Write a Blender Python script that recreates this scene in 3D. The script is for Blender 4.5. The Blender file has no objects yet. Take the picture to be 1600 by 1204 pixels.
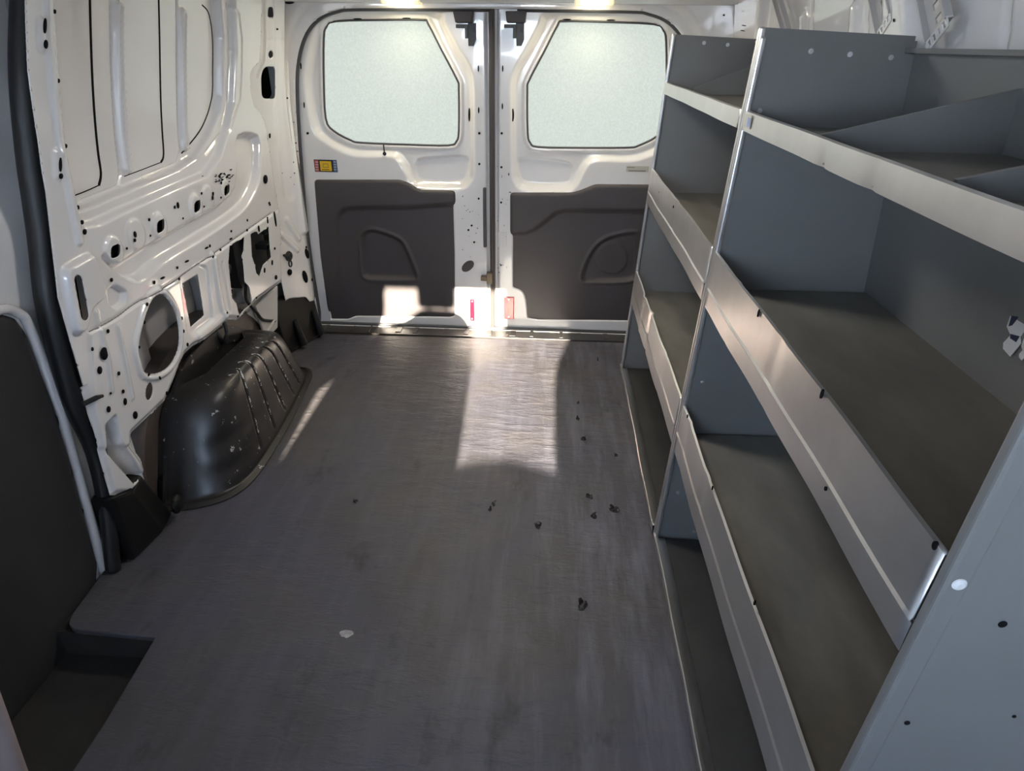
import bpy, bmesh, math, random
import numpy as np
from mathutils import Vector, Matrix

# ------------------------------------------------------------------ camera
SC = bpy.context.scene
COL = SC.collection
CX, CZ, YAW, PITCH, ROLL, FPX = 0.2527, 1.2077, 0.0557, 0.4879, 0.0105, 1007.9


def cam_axes():
    f = np.array([-math.sin(YAW) * math.cos(PITCH), math.cos(YAW) * math.cos(PITCH), -math.sin(PITCH)])
    r = np.array([math.cos(YAW), math.sin(YAW), 0.0])
    u = np.cross(r, f)
    c, s = math.cos(ROLL), math.sin(ROLL)
    return c * r + s * u, -s * r + c * u, f


AR, AU, AF = cam_axes()
cam_d = bpy.data.cameras.new('camera')
cam = bpy.data.objects.new('camera', cam_d)
COL.objects.link(cam)
cam_d.sensor_fit = 'HORIZONTAL'
cam_d.sensor_width = 36.0
cam_d.lens = FPX / 1600 * 36.0
cam_d.clip_start = 0.02
m = Matrix.Identity(4)
for i in range(3):
    m[i][0], m[i][1], m[i][2] = AR[i], AU[i], -AF[i]
m[0][3], m[1][3], m[2][3] = CX, 0.0, CZ
cam.matrix_world = m
SC.camera = cam

# ------------------------------------------------------------------ colour management, world, sun
SC.view_settings.view_transform = 'Standard'
SC.view_settings.look = 'None'
SC.view_settings.exposure = 0.0
SC.view_settings.gamma = 1.0
SC.view_settings.use_curve_mapping = False

world = bpy.data.worlds.new('sky')
SC.world = world
world.use_nodes = True
nt = world.node_tree
nt.nodes.clear()
wo = nt.nodes.new('ShaderNodeOutputWorld')
bg = nt.nodes.new('ShaderNodeBackground')
tc = nt.nodes.new('ShaderNodeTexCoord')
sx = nt.nodes.new('ShaderNodeSeparateXYZ')
rmp = nt.nodes.new('ShaderNodeValToRGB')
mp = nt.nodes.new('ShaderNodeMapRange')
nt.links.new(tc.outputs['Generated'], sx.inputs[0])
nt.links.new(sx.outputs['Z'], mp.inputs[0])
mp.inputs[1].default_value = -1
mp.inputs[2].default_value = 1
nt.links.new(mp.outputs[0], rmp.inputs[0])
cr = rmp.color_ramp
cr.elements[0].position, cr.elements[0].color = 0.0, (0.20, 0.19, 0.18, 1)
cr.elements[1].position, cr.elements[1].color = 1.0, (0.35, 0.52, 0.85, 1)
for pos, c in ((0.47, (0.28, 0.28, 0.29, 1)), (0.505, (0.68, 0.82, 1.0, 1)), (0.62, (0.60, 0.76, 1.0, 1))):
    e = cr.elements.new(pos)
    e.color = c
nt.links.new(rmp.outputs[0], bg.inputs[0])
bg.inputs[1].default_value = 32.0
nt.links.new(bg.outputs[0], wo.inputs[0])

SUN_DIR = Vector((-0.02, 1.0, -0.30)).normalized()      # low sun shining in through the windscreen
sun_d = bpy.data.lights.new('sun', 'SUN')
sun_d.energy = 56.0
sun_d.color = (1.0, 0.89, 0.72)
sun_d.angle = math.radians(0.53)
sun = bpy.data.objects.new('sun', sun_d)
COL.objects.link(sun)
sun.rotation_euler = SUN_DIR.to_track_quat('-Z', 'Y').to_euler()
sun.location = (0, -6, 4)


# ------------------------------------------------------------------ pixel of the photo -> point on a real surface
def ray(u, v):
    return AF + AR * ((u - 800) / FPX) - AU * ((v - 602) / FPX)


CAM = np.array([CX, 0.0, CZ])


def un(u, v, ax, val):
    d = ray(u, v)
    return CAM + d * ((val - CAM[ax]) / d[ax])


def wall_x(z):
    z = np.asarray(z, float)
    return -0.80 + 0.05 * np.clip((z - 0.95) / 0.4, 0, 1.3) ** 1.5


def W(u, v, off=0.0):
    x = -0.80 + off
    for _ in range(5):
        p = un(u, v, 0, x)
        x = float(wall_x(p[2])) + off
    return (p[1], p[2])


DOOR_Y = 2.858


def Dp(u, v, off=0.0):
    p = un(u, v, 1, DOOR_Y + off)
    return (p[0], p[2])


# ------------------------------------------------------------------ materials
def mat(name, color, rough=0.5, metal=0.0, coat=0.0, var=0.0, scale=8.0, bump=0.0, bscale=60.0, stretch=(1, 1, 1),
        emit=None, spec=0.5, rvar=0.0, second=None, thresh=None, tscale=30.0):
    """principled surface with procedural mottling; second = a colour of chips / dirt of its own shape"""
    M = bpy.data.materials.new(name)
    M.use_nodes = True
    t = M.node_tree
    b = t.nodes['Principled BSDF']
    b.inputs['Roughness'].default_value = rough
    b.inputs['Metallic'].default_value = metal
    b.inputs['Coat Weight'].default_value = coat
    b.inputs['Coat Roughness'].default_value = 0.04
    b.inputs['Specular IOR Level'].default_value = spec
    b.inputs['Base Color'].default_value = (*color, 1)
    co = t.nodes.new('ShaderNodeTexCoord')
    mpn = t.nodes.new('ShaderNodeMapping')
    mpn.inputs['Scale'].default_value = stretch
    t.links.new(co.outputs['Object'], mpn.inputs[0])
    last = None
    if var or rvar:
        n = t.nodes.new('ShaderNodeTexNoise')
        n.inputs['Scale'].default_value = scale
        n.inputs['Detail'].default_value = 6
        n.inputs['Roughness'].default_value = 0.65
        t.links.new(mpn.outputs[0], n.inputs['Vector'])
        if var:
            mx = t.nodes.new('ShaderNodeMix')
            mx.data_type = 'RGBA'
            mx.inputs['A'].default_value = (*[max(0, c * (1 - var)) for c in color], 1)
            mx.inputs['B'].default_value = (*[min(1, c * (1 + var)) for c in color], 1)
            cl = t.nodes.new('ShaderNodeMapRange')
            cl.inputs[1].default_value, cl.inputs[2].default_value = 0.3, 0.7
            t.links.new(n.outputs['Fac'], cl.inputs[0])
            t.links.new(cl.outputs[0], mx.inputs['Factor'])
            last = mx.outputs['Result']
        if rvar:
            rr = t.nodes.new('ShaderNodeMapRange')
            rr.inputs[1].default_value, rr.inputs[2].default_value = 0.3, 0.7
            rr.inputs[3].default_value, rr.inputs[4].default_value = max(0.02, rough - rvar), min(1, rough + rvar)
            t.links.new(n.outputs['Fac'], rr.inputs[0])
            t.links.new(rr.outputs[0], b.inputs['Roughness'])
    if second is not None:
        n2 = t.nodes.new('ShaderNodeTexNoise')
        n2.inputs['Scale'].default_value = tscale
        n2.inputs['Detail'].default_value = 8
        n2.inputs['Roughness'].default_value = 0.7
        t.links.new(mpn.outputs[0], n2.inputs['Vector'])
        r2 = t.nodes.new('ShaderNodeMapRange')
        r2.inputs[1].default_value, r2.inputs[2].default_value = thresh
        t.links.new(n2.outputs['Fac'], r2.inputs[0])
        m2 = t.nodes.new('ShaderNodeMix')
        m2.data_type = 'RGBA'
        t.links.new(r2.outputs[0], m2.inputs['Factor'])
        if last is None:
            m2.inputs['A'].default_value = (*color, 1)
        else:
            t.links.new(last, m2.inputs['A'])
        m2.inputs['B'].default_value = (*second, 1)
        last = m2.outputs['Result']
    if last is not None:
        t.links.new(last, b.inputs['Base Color'])
    if bump:
        n3 = t.nodes.new('ShaderNodeTexNoise')
        n3.inputs['Scale'].default_value = bscale
        n3.inputs['Detail'].default_value = 5
        t.links.new(mpn.outputs[0], n3.inputs['Vector'])
        bp = t.nodes.new('ShaderNodeBump')
        bp.inputs['Strength'].default_value = bump
        bp.inputs['Distance'].default_value = 0.004
        t.links.new(n3.outputs['Fac'], bp.inputs['Height'])
        t.links.new(bp.outputs[0], b.inputs['Normal'])
    if emit:
        b.inputs['Emission Color'].default_value = (*emit[0], 1)
        b.inputs['Emission Strength'].default_value = emit[1]
    return M


WHITE = mat('white_van_paint', (0.80, 0.785, 0.775), 0.18, coat=1.0, var=0.03, scale=3)
WHITE_DULL = mat('white_primer', (0.50, 0.49, 0.48), 0.5, var=0.06, scale=5)
HOLE = mat('dark_cavity', (0.008, 0.008, 0.009), 0.9, spec=0.1)
SEAM = mat('seam_sealer', (0.05, 0.05, 0.05), 0.7)
RUBBER = mat('black_rubber', (0.012, 0.012, 0.013), 0.42, var=0.2, scale=14)
SEALGREY = mat('grey_rubber_seal', (0.06, 0.06, 0.064), 0.45)
TRIM = mat('charcoal_plastic_trim', (0.062, 0.053, 0.054), 0.55, var=0.10, scale=5, bump=0.12, bscale=500)
DOORTRIM = mat('dark_sliding_door_trim', (0.026, 0.025, 0.025), 0.7, var=0.15, scale=4)
ARCH = mat('worn_black_plastic', (0.022, 0.020, 0.020), 0.33, var=0.25, scale=6, rvar=0.08,
           second=(0.55, 0.54, 0.52), thresh=(0.66, 0.675), tscale=40)
WHEELHOUSE = mat('bare_wheelhouse_steel', (0.085, 0.065, 0.055), 0.5, var=0.3, scale=6)
GREYSTEEL = mat('grey_painted_steel', (0.205, 0.203, 0.200), 0.42, metal=0.12, var=0.08, scale=3, rvar=0.06)
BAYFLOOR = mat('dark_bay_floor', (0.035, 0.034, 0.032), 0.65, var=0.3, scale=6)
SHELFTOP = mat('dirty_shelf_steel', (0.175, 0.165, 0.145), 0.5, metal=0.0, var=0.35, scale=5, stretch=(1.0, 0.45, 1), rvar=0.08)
ALU = mat('galvanised_lip', (0.69, 0.68, 0.67), 0.33, metal=0.88, var=0.07, scale=9)
ALU2 = mat('bare_bolt_steel', (0.62, 0.62, 0.62), 0.3, metal=0.9)
WELL = mat('step_well_rubber', (0.022, 0.021, 0.019), 0.75, var=0.3, scale=8, bump=0.2, bscale=90)
SILL = mat('scuffed_sill_plastic', (0.035, 0.031, 0.028), 0.38, var=0.3, scale=10, second=(0.45, 0.43, 0.40), thresh=(0.67, 0.70), tscale=22)
FOOT = mat('black_painted_foot', (0.008, 0.008, 0.008), 0.5, spec=0.25, second=(0.5, 0.49, 0.47), thresh=(0.70, 0.72), tscale=34)
RED = mat('red_reflector', (0.50, 0.006, 0.02), 0.25, coat=0.6)
YELLOW = mat('yellow_label', (0.75, 0.48, 0.02), 0.4)
LRED = mat('label_red', (0.45, 0.06, 0.07), 0.4)
LBLUE = mat('label_blue', (0.06, 0.15, 0.32), 0.4)
LBLACK = mat('label_black', (0.015, 0.015, 0.015), 0.4)
LWHITE = mat('paper_white', (0.75, 0.75, 0.75), 0.6)
LCREAM = mat('label_cream', (0.50, 0.49, 0.42), 0.5)
PALEPINK = mat('pale_pink_plastic', (0.50, 0.42, 0.42), 0.4)
CLEAR = mat('lamp_lens', (0.85, 0.82, 0.60), 0.2, emit=((1.0, 0.86, 0.50), 0.55))
LAMPON = mat('lit_lamp', (1, 0.95, 0.8), 0.3, emit=((1.0, 0.88, 0.60), 40.0))
SEATCLOTH = mat('seat_cloth', (0.04, 0.04, 0.045), 0.9)
CABPLASTIC = mat('cab_plastic', (0.06, 0.06, 0.06), 0.6)
PANE = mat('frosted_pane', (0.70, 0.76, 0.72), 0.6, emit=((0.90, 1.0, 0.93), 0.62), spec=0.15)


def pane_speckle():
    t = PANE.node_tree
    b = t.nodes['Principled BSDF']
    b.inputs['Base Color'].default_value = (0.12, 0.13, 0.125, 1)
    co = t.nodes.new('ShaderNodeTexCoord')
    n = t.nodes.new('ShaderNodeTexNoise')
    n.inputs['Scale'].default_value = 170
    n.inputs['Detail'].default_value = 2
    t.links.new(co.outputs['Object'], n.inputs['Vector'])
    r = t.nodes.new('ShaderNodeMapRange')
    r.inputs[1].default_value, r.inputs[2].default_value = 0.3, 0.7
    r.inputs[3].default_value, r.inputs[4].default_value = 0.60, 0.69
    t.links.new(n.outputs['Fac'], r.inputs[0])
    t.links.new(r.outputs[0], b.inputs['Emission Strength'])


pane_speckle()


def floor_material():
    M = bpy.data.materials.new('worn_black_floor_mat')
    M.use_nodes = True
    t = M.node_tree
    L = t.links.new
    b = t.nodes['Principled BSDF']
    co = t.nodes.new('ShaderNodeTexCoord')

    def noise(scale, stretch, detail=6, rough=0.65):
        mpn = t.nodes.new('ShaderNodeMapping')
        mpn.inputs['Scale'].default_value = stretch
        L(co.outputs['Object'], mpn.inputs[0])
        n = t.nodes.new('ShaderNodeTexNoise')
        n.inputs['Scale'].default_value = scale
        n.inputs['Detail'].default_value = detail
        n.inputs['Roughness'].default_value = rough
        L(mpn.outputs[0], n.inputs['Vector'])
        return n.outputs['Fac']

    def rng(x, a, c, lo=0.0, hi=1.0):
        r = t.nodes.new('ShaderNodeMapRange')
        r.inputs[1].default_value, r.inputs[2].default_value = a, c
        r.inputs[3].default_value, r.inputs[4].default_value = lo, hi
        L(x, r.inputs[0])
        return r.outputs[0]

    def mix(f, a, c):
        mx = t.nodes.new('ShaderNodeMix')
        mx.data_type = 'RGBA'
        L(f, mx.inputs['Factor'])
        for k, s in (('A', a), ('B', c)):
            if isinstance(s, tuple):
                mx.inputs[k].default_value = (*s, 1)
            else:
                L(s, mx.inputs[k])
        return mx.outputs['Result']

    def mul(a, c):
        q = t.nodes.new('ShaderNodeMath')
        q.operation = 'MULTIPLY'
        L(a, q.inputs[0])
        L(c, q.inputs[1])
        return q.outputs[0]
    sep = t.nodes.new('ShaderNodeSeparateXYZ')
    L(co.outputs['Object'], sep.inputs[0])
    mott = rng(noise(3.0, (1, 1, 1)), 0.35, 0.65)
    base = mix(mott, (0.060, 0.055, 0.056), (0.086, 0.080, 0.084))
    tint = rng(noise(1.6, (1, 0.8, 1), 3), 0.38, 0.62)
    base = mix(tint, base, (0.070, 0.068, 0.088))
    grain = rng(noise(26, (1.0, 0.12, 1)), 0.45, 0.8)          # long drag marks of the loads
    lane = rng(sep.outputs['X'], 0.0, 0.40)                     # the worn lane beside the racking
    base = mix(mul(grain, rng(lane, 0, 1, 0.25, 1.0)), base, (0.16, 0.16, 0.195))
    dust = rng(noise(2.2, (1, 1.3, 1), 3), 0.52, 0.72, 0, 0.55)
    base = mix(dust, base, (0.095, 0.085, 0.075))
    dark = rng(noise(9, (1, 0.5, 1), 4), 0.60, 0.72, 0, 0.7)
    base = mix(dark, base, (0.025, 0.024, 0.026))
    chip = rng(noise(55, (1, 0.7, 1), 3), 0.775, 0.80, 0, 0.6)
    base = mix(chip, base, (0.35, 0.34, 0.34))
    L(base, b.inputs['Base Color'])
    L(rng(noise(5, (1, 0.5, 1)), 0.3, 0.7, 0.42, 0.66), b.inputs['Roughness'])
    b.inputs['Specular IOR Level'].default_value = 0.4
    bp = t.nodes.new('ShaderNodeBump')
    bp.inputs['Strength'].default_value = 0.5
    bp.inputs['Distance'].default_value = 0.003
    ad = t.nodes.new('ShaderNodeMath')
    ad.operation = 'ADD'
    L(noise(30, (1, 0.25, 1)), ad.inputs[0])
    L(rng(noise(10, (0.8, 2.2, 1), 4), 0.45, 0.6), ad.inputs[1])
    L(ad.outputs[0], bp.inputs['Height'])
    L(bp.outputs[0], b.inputs['Normal'])
    return M


FLOOR = floor_material()


def edge_wear(M, k):
    """chips gather along the exposed edges of the part"""
    t = M.node_tree
    g = t.nodes.new('ShaderNodeNewGeometry')
    s_ = t.nodes.new('ShaderNodeMath')
    s_.operation = 'SUBTRACT'
    t.links.new(g.outputs['Pointiness'], s_.inputs[0])
    s_.inputs[1].default_value = 0.5
    m_ = t.nodes.new('ShaderNodeMath')
    m_.operation = 'MULTIPLY_ADD'
    t.links.new(s_.outputs[0], m_.inputs[0])
    m_.inputs[1].default_value = k
    mr = [n for n in t.nodes if n.type == 'MAP_RANGE'][-1]
    src = mr.inputs[0].links[0].from_socket
    t.links.new(src, m_.inputs[2])
    t.links.new(m_.outputs[0], mr.inputs[0])


edge_wear(ARCH, 8.0)
ARCH_RIM = mat('dull_black_plastic_rim', (0.020, 0.018, 0.018), 0.45, var=0.25, scale=8, second=(0.45, 0.44, 0.42), thresh=(0.63, 0.65), tscale=26)


# ------------------------------------------------------------------ building helpers
def tag(o, label=None, cat=None, group=None, kind=None):
    if label:
        o['label'] = label
    if cat:
        o['category'] = cat
    if group:
        o['group'] = group
    if kind:
        o['kind'] = kind
    return o


def empty(name, loc, label=None, cat=None, group=None, kind=None):
    o = bpy.data.objects.new(name, None)
    o.empty_display_size = 0.05
    COL.objects.link(o)
    o.location = loc
    return tag(o, label, cat, group, kind)


def world_loc(o):
    p = Vector((0, 0, 0))
    while o is not None:
        p += o.location
        o = o.parent
    return p


def link_mesh(name, me, mats, parent=None, smooth=False, at=None):
    """mesh built in world coordinates; its origin is moved to `at` (or its base centre) and it is parented"""
    for mm in (mats if isinstance(mats, (list, tuple)) else [mats]):
        me.materials.append(mm)
    n = len(me.vertices)
    co = np.empty(n * 3, np.float32)
    me.vertices.foreach_get('co', co)
    co = co.reshape(-1, 3)
    if at is None:
        at = Vector(((co[:, 0].min() + co[:, 0].max()) / 2, (co[:, 1].min() + co[:, 1].max()) / 2, co[:, 2].min()))
    at = Vector(at)
    co -= np.array(at, np.float32)
    me.vertices.foreach_set('co', co.ravel())
    if smooth:
        me.polygons.foreach_set('use_smooth', np.ones(len(me.polygons), bool))
    me.update()
    o = bpy.data.objects.new(name, me)
    COL.objects.link(o)
    if parent is not None:
        o.parent = parent
        o.location = at - world_loc(parent)
    else:
        o.location = at
    return o


class MB:
    """collects shapes and links them as ONE mesh object"""

    def __init__(self):
        self.v, self.f, self.mi = [], [], []

    def add(self, vs, fs, mi=0):
        k = len(self.v)
        self.v += [tuple(map(float, p)) for p in vs]
        self.f += [tuple(i + k for i in f) for f in fs]
        self.mi += [mi] * len(fs)
        return self

    def box(self, x0, x1, y0, y1, z0, z1, mi=0):
        vs = [(x, y, z) for x in (x0, x1) for y in (y0, y1) for z in (z0, z1)]
        return self.add(vs, [(0, 1, 3, 2), (4, 6, 7, 5), (0, 4, 5, 1), (2, 3, 7, 6), (0, 2, 6, 4), (1, 5, 7, 3)], mi)

    def prism(self, a, b, mi=0):
        """two loops of equal length joined: a solid between them"""
        n = len(a)
        fs = [tuple(range(n))[::-1], tuple(range(n, 2 * n))]
        fs += [(i, (i + 1) % n, n + (i + 1) % n, n + i) for i in range(n)]
        return self.add(list(a) + list(b), fs, mi)

    def tube(self, path, r, n=10, mi=0, squash=None, closed=False):
        P = [Vector(p) for p in path]
        R = r if isinstance(r, (list, tuple)) else [r] * len(P)
        rings = []
        up = None
        N = len(P)
        for i, p in enumerate(P):
            if closed:
                tdir = (P[(i + 1) % N] - P[i - 1]).normalized()
            else:
                tdir = (P[min(i + 1, N - 1)] - P[max(i - 1, 0)]).normalized()
            if up is None:
                up = Vector((1, 0, 0)) if abs(tdir.x) < 0.9 else Vector((0, 0, 1))
            side = tdir.cross(up).normalized()
            up = side.cross(tdir).normalized()
            a, c = (1, 1) if squash is None else squash
            rings.append([p + (side * math.cos(2 * math.pi * k / n) * a + up * math.sin(2 * math.pi * k / n) * c) * R[i] for k in range(n)])
        vs = [q for rg in rings for q in rg]
        fs = []
        for i in range(N if closed else N - 1):
            j = (i + 1) % N
            for k in range(n):
                fs.append((i * n + k, i * n + (k + 1) % n, j * n + (k + 1) % n, j * n + k))
        if not closed:
            fs.append(tuple(range(n))[::-1])
            fs.append(tuple((N - 1) * n + k for k in range(n)))
        return self.add(vs, fs, mi)

    def disc(self, c, axis, r, h, n=14, r2=None, mi=0):
        c, ax = Vector(c), Vector(axis).normalized()
        a = ax.orthogonal().normalized()
        bb = ax.cross(a)
        ring = lambda rr, o: [c + ax * o + (a * math.cos(2 * math.pi * k / n) + bb * math.sin(2 * math.pi * k / n)) * rr for k in range(n)]
        return self.prism(ring(r, 0), ring(r if r2 is None else r2, h), mi)

    def build(self, name, mats, parent=None, smooth=False, bevel=0.0, segs=2, at=None, subsurf=0):
        me = bpy.data.meshes.new(name)
        me.from_pydata(self.v, [], self.f)
        me.polygons.foreach_set('material_index', np.array(self.mi, np.int32))
        bm = bmesh.new()
        bm.from_mesh(me)
        bmesh.ops.recalc_face_normals(bm, faces=bm.faces)
        bm.to_mesh(me)
        bm.free()
        o = link_mesh(name, me, mats, parent, smooth, at)
        if bevel:
            md = o.modifiers.new('soft_edges', 'BEVEL')
            md.width = bevel
            md.segments = segs
            md.limit_method = 'ANGLE'
            md.angle_limit = math.radians(35)
        if subsurf:
            md = o.modifiers.new('smooth', 'SUBSURF')
            md.levels = md.render_levels = subsurf
        return o


# --- stamped sheets: a fine grid, holes cut on signed distances, embossing as height
def poly(pts):
    P = [(float(a), float(b)) for a, b in pts]

    def f(U, V):
        d = np.full(U.shape, 1e9)
        ins = np.zeros(U.shape, bool)
        n = len(P)
        for i in range(n):
            ax, ay = P[i]
            bx, by = P[(i + 1) % n]
            ex, ey = bx - ax, by - ay
            wx, wy = U - ax, V - ay
            tt = np.clip((wx * ex + wy * ey) / (ex * ex + ey * ey + 1e-12), 0, 1)
            d = np.minimum(d, (wx - ex * tt) ** 2 + (wy - ey * tt) ** 2)
            c = (ay > V) != (by > V)
            with np.errstate(divide='ignore', invalid='ignore'):
                xx = ax + (V - ay) * ex / (ey if ey else 1e-12)
            ins ^= c & (U < xx)
        return np.where(ins, -1, 1) * np.sqrt(d)
    return f


def stroke(pts, w):
    P = [(float(a), float(b)) for a, b in pts]

    def f(U, V):
        d = np.full(U.shape, 1e9)
        for i in range(len(P) - 1):
            ax, ay = P[i]
            bx, by = P[i + 1]
            ex, ey = bx - ax, by - ay
            wx, wy = U - ax, V - ay
            tt = np.clip((wx * ex + wy * ey) / (ex * ex + ey * ey + 1e-12), 0, 1)
            d = np.minimum(d, (wx - ex * tt) ** 2 + (wy - ey * tt) ** 2)
        return np.sqrt(d) - w
    return f


def step(s, w):
    """1 inside (s<0), 0 outside, smooth over width w"""
    q = np.clip(0.5 - s / w, 0, 1)
    return q * q * (3 - 2 * q)


def crom(pts, n=5, closed=True):
    P = [np.array(p, float) for p in pts]
    N = len(P)
    out = []
    for i in range(N if closed else N - 1):
        if closed:
            p0, p1, p2, p3 = P[i - 1], P[i], P[(i + 1) % N], P[(i + 2) % N]
        else:
            p0, p1, p2, p3 = P[max(i - 1, 0)], P[i], P[i + 1], P[min(i + 2, N - 1)]
        for k in range(n):
            s = k / n
            out.append(0.5 * (2 * p1 + (p2 - p0) * s + (2 * p0 - 5 * p1 + 4 * p2 - p3) * s * s + (3 * p1 - p0 - 3 * p2 + p3) * s ** 3))
    if not closed:
        out.append(P[-1])
    return [tuple(p) for p in out]


def rounded(pts, r, n=5):
    """polygon with rounded corners"""
    P = [np.array(p, float) for p in pts]
    N = len(P)
    out = []
    for i in range(N):
        a, b, c = P[i - 1], P[i], P[(i + 1) % N]
        rr = r[i] if isinstance(r, (list, tuple)) else r
        la, lc = np.linalg.norm(a - b), np.linalg.norm(c - b)
        d = min(rr, la * 0.48, lc * 0.48)
        if d < 1e-6:
            out.append(tuple(b))
            continue
        p, q = b + (a - b) / la * d, b + (c - b) / lc * d
        for k in range(n + 1):
            s = k / n
            out.append(tuple((1 - s) ** 2 * p + 2 * s * (1 - s) * b + s * s * q))
    return out


def sheet(name, u0, u1, v0, v1, res, keep, height, pos, mats, parent=None, dots=(), solid=0.0):
    nu, nv = int(round((u1 - u0) / res)) + 1, int(round((v1 - v0) / res)) + 1
    U, V = np.meshgrid(np.linspace(u0, u1, nu), np.linspace(v0, v1, nv), indexing='ij')
    S = keep(U, V) if keep else np.full(U.shape, -1.0)
    if keep:
        gu, gv = np.gradient(S, (u1 - u0) / (nu - 1), (v1 - v0) / (nv - 1))
        g2 = gu ** 2 + gv ** 2 + 1e-9
        near = (np.abs(S) < 0.6 * res) & (g2 > 0.2)
        U = np.where(near, U - S * gu / g2, U)
        V = np.where(near, V - S * gv / g2, V)
        bad = (S >= 0.6 * res) | ((S > 0) & ~near)
    else:
        bad = np.zeros(U.shape, bool)
    H = height(U, V) if height else np.zeros(U.shape)
    X, Y, Z = pos(U, V, H)
    idx = np.arange(nu * nv).reshape(nu, nv)
    c = np.stack([idx[:-1, :-1], idx[1:, :-1], idx[1:, 1:], idx[:-1, 1:]], -1).reshape(-1, 4)
    bf = bad.ravel()[c]
    sf = S.ravel()[c]
    nb = bf.sum(1)
    inside = (sf.min(1) < -0.1 * res)
    quads = c[(nb == 0) & inside]
    tri_src = c[(nb == 1) & inside]
    tb = bf[(nb == 1) & inside]
    tris = np.array([[q[k] for k in range(4) if not b[k]] for q, b in zip(tri_src, tb)], int).reshape(-1, 3)
    used = np.zeros(nu * nv, bool)
    used[quads.ravel()] = True
    used[tris.ravel()] = True
    remap = np.cumsum(used) - 1
    verts = np.stack([X.ravel(), Y.ravel(), Z.ravel()], -1)[used]
    faces = [tuple(q) for q in remap[quads].tolist()] + [tuple(q) for q in remap[tris].tolist()]
    mi = [0] * len(faces)
    verts = verts.tolist()
    for dd in dots:
        pts = dd[0] if isinstance(dd, tuple) else dd
        k = dd[1] if isinstance(dd, tuple) else 1
        a = np.array(pts, float)
        hh = (height(a[:, 0], a[:, 1]) if height else np.zeros(len(a))) + 0.0012
        if not (isinstance(dd, tuple) and len(dd) == 3):
            hh = np.full(len(a), hh.mean())
        x, y, z = pos(a[:, 0], a[:, 1], hh)
        k0 = len(verts)
        verts += np.stack([x, y, z], -1).tolist()
        faces.append(tuple(range(k0, k0 + len(a))))
        mi.append(k)
    me = bpy.data.meshes.new(name)
    me.from_pydata(verts, [], faces)
    me.polygons.foreach_set('material_index', np.array(mi, np.int32))
    o = link_mesh(name, me, mats, parent, True)
    if solid:
        md = o.modifiers.new('gauge', 'SOLIDIFY')
        md.thickness = solid
        md.offset = -1
    return o


def ell(cx, cy, rx, ry, ang=0.0, n=12):
    a = math.radians(ang)
    return [(cx + rx * math.cos(2 * math.pi * k / n) * math.cos(a) - ry * math.sin(2 * math.pi * k / n) * math.sin(a),
             cy + rx * math.cos(2 * math.pi * k / n) * math.sin(a) + ry * math.sin(2 * math.pi * k / n) * math.cos(a)) for k in range(n)]


def pxmap(fn, pts, off=0.0):
    return [fn(u, v, off) for u, v in pts]


def copy_tree(o, parent=None):
    c = o.copy()
    COL.objects.link(c)
    c.parent = parent
    for ch in [q for q in o.children]:
        copy_tree(ch, c)
    return c


random.seed(4)
rng = np.random.default_rng(4)

# ================================================================== THE SETTING
# ---- floor mat with the notch over the side-door step
floor_pts = [(-0.60, -0.95), (-0.60, 0.772), (-0.614, 0.982)] + \
    rounded([(-0.612, 0.99), (-0.842, 0.99), (-0.862, 1.2), (-0.612, 1.2)], [0, 0.05, 0, 0])[1:-1] + \
    [(-0.86, 1.30), (-0.90, 1.40), (-0.90, 2.715), (0.97, 2.735), (0.97, -0.95)]
MB().prism([(x, y, -0.014) for x, y in floor_pts], [(x, y, 0.0) for x, y in floor_pts]).build('floor', FLOOR, bevel=0.003)
tag(bpy.data.objects['floor'], kind='structure')
FL = bpy.data.objects['floor']


def gouge(u, v, r, k):
    p = un(u, v, 2, 0.0)
    b = MB()
    n = 9
    rs = [r * random.uniform(0.55, 1.25) for _ in range(n)]
    ring0 = [(p[0] + rs[i] * math.cos(6.283 * i / n), p[1] + rs[i] * 1.3 * math.sin(6.283 * i / n), 0.0004) for i in range(n)]
    ring1 = [(p[0] + rs[i] * 0.6 * math.cos(6.283 * i / n), p[1] + rs[i] * 0.8 * math.sin(6.283 * i / n), random.uniform(0.002, 0.008)) for i in range(n)]
    b.prism(ring0, ring1)
    # curled torn flap
    a = random.uniform(0, 6.28)
    d = Vector((math.cos(a), math.sin(a), 0))
    s = Vector((-d.y, d.x, 0))
    q = Vector(p)
    prof = [(0, 0.003), (0.5, 0.010), (0.9, 0.013), (1.1, 0.010)]
    vs = [q + d * (t * r) + s * (w * r * 0.5 * (1.1 - 0.5 * t)) + Vector((0, 0, h)) for t, h in prof for w in (-1, 1)]
    b.add(vs, [(2 * i, 2 * i + 1, 2 * i + 3, 2 * i + 2) for i in range(3)])
    o = b.build('torn_patch', GOUGE, FL)
    return o


GOUGE = mat('torn_mat_rubber', (0.012, 0.011, 0.012), 0.6, second=(0.16, 0.16, 0.17), thresh=(0.56, 0.62), tscale=120)
for k, (u, v, r) in enumerate(((911, 684, 0.012), (922, 775, 0.012), (959, 796, 0.015), (841, 820, 0.013), (909, 945, 0.013),
                               (771, 787, 0.008), (766, 797, 0.006), (556, 783, 0.007), (927, 806, 0.009), (903, 655, 0.008),
                               (962, 711, 0.007), (903, 630, 0.006), (934, 563, 0.006))):
    gouge(u, v, r, k)
SPOT = mat('pale_scuff', (0.33, 0.32, 0.32), 0.6, var=0.4, scale=60)
p = un(541, 990, 2, 0)
ring = [(p[0] + 0.017 * random.uniform(0.7, 1.1) * math.cos(6.283 * i / 14), p[1] + 0.012 * random.uniform(0.7, 1.1) * math.sin(6.283 * i / 14)) for i in range(14)]
MB().prism([(a, b, 0.0002) for a, b in ring], [(a, b, 0.0011) for a, b in ring]).build('pale_scuff_patch', SPOT, FL)

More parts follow.
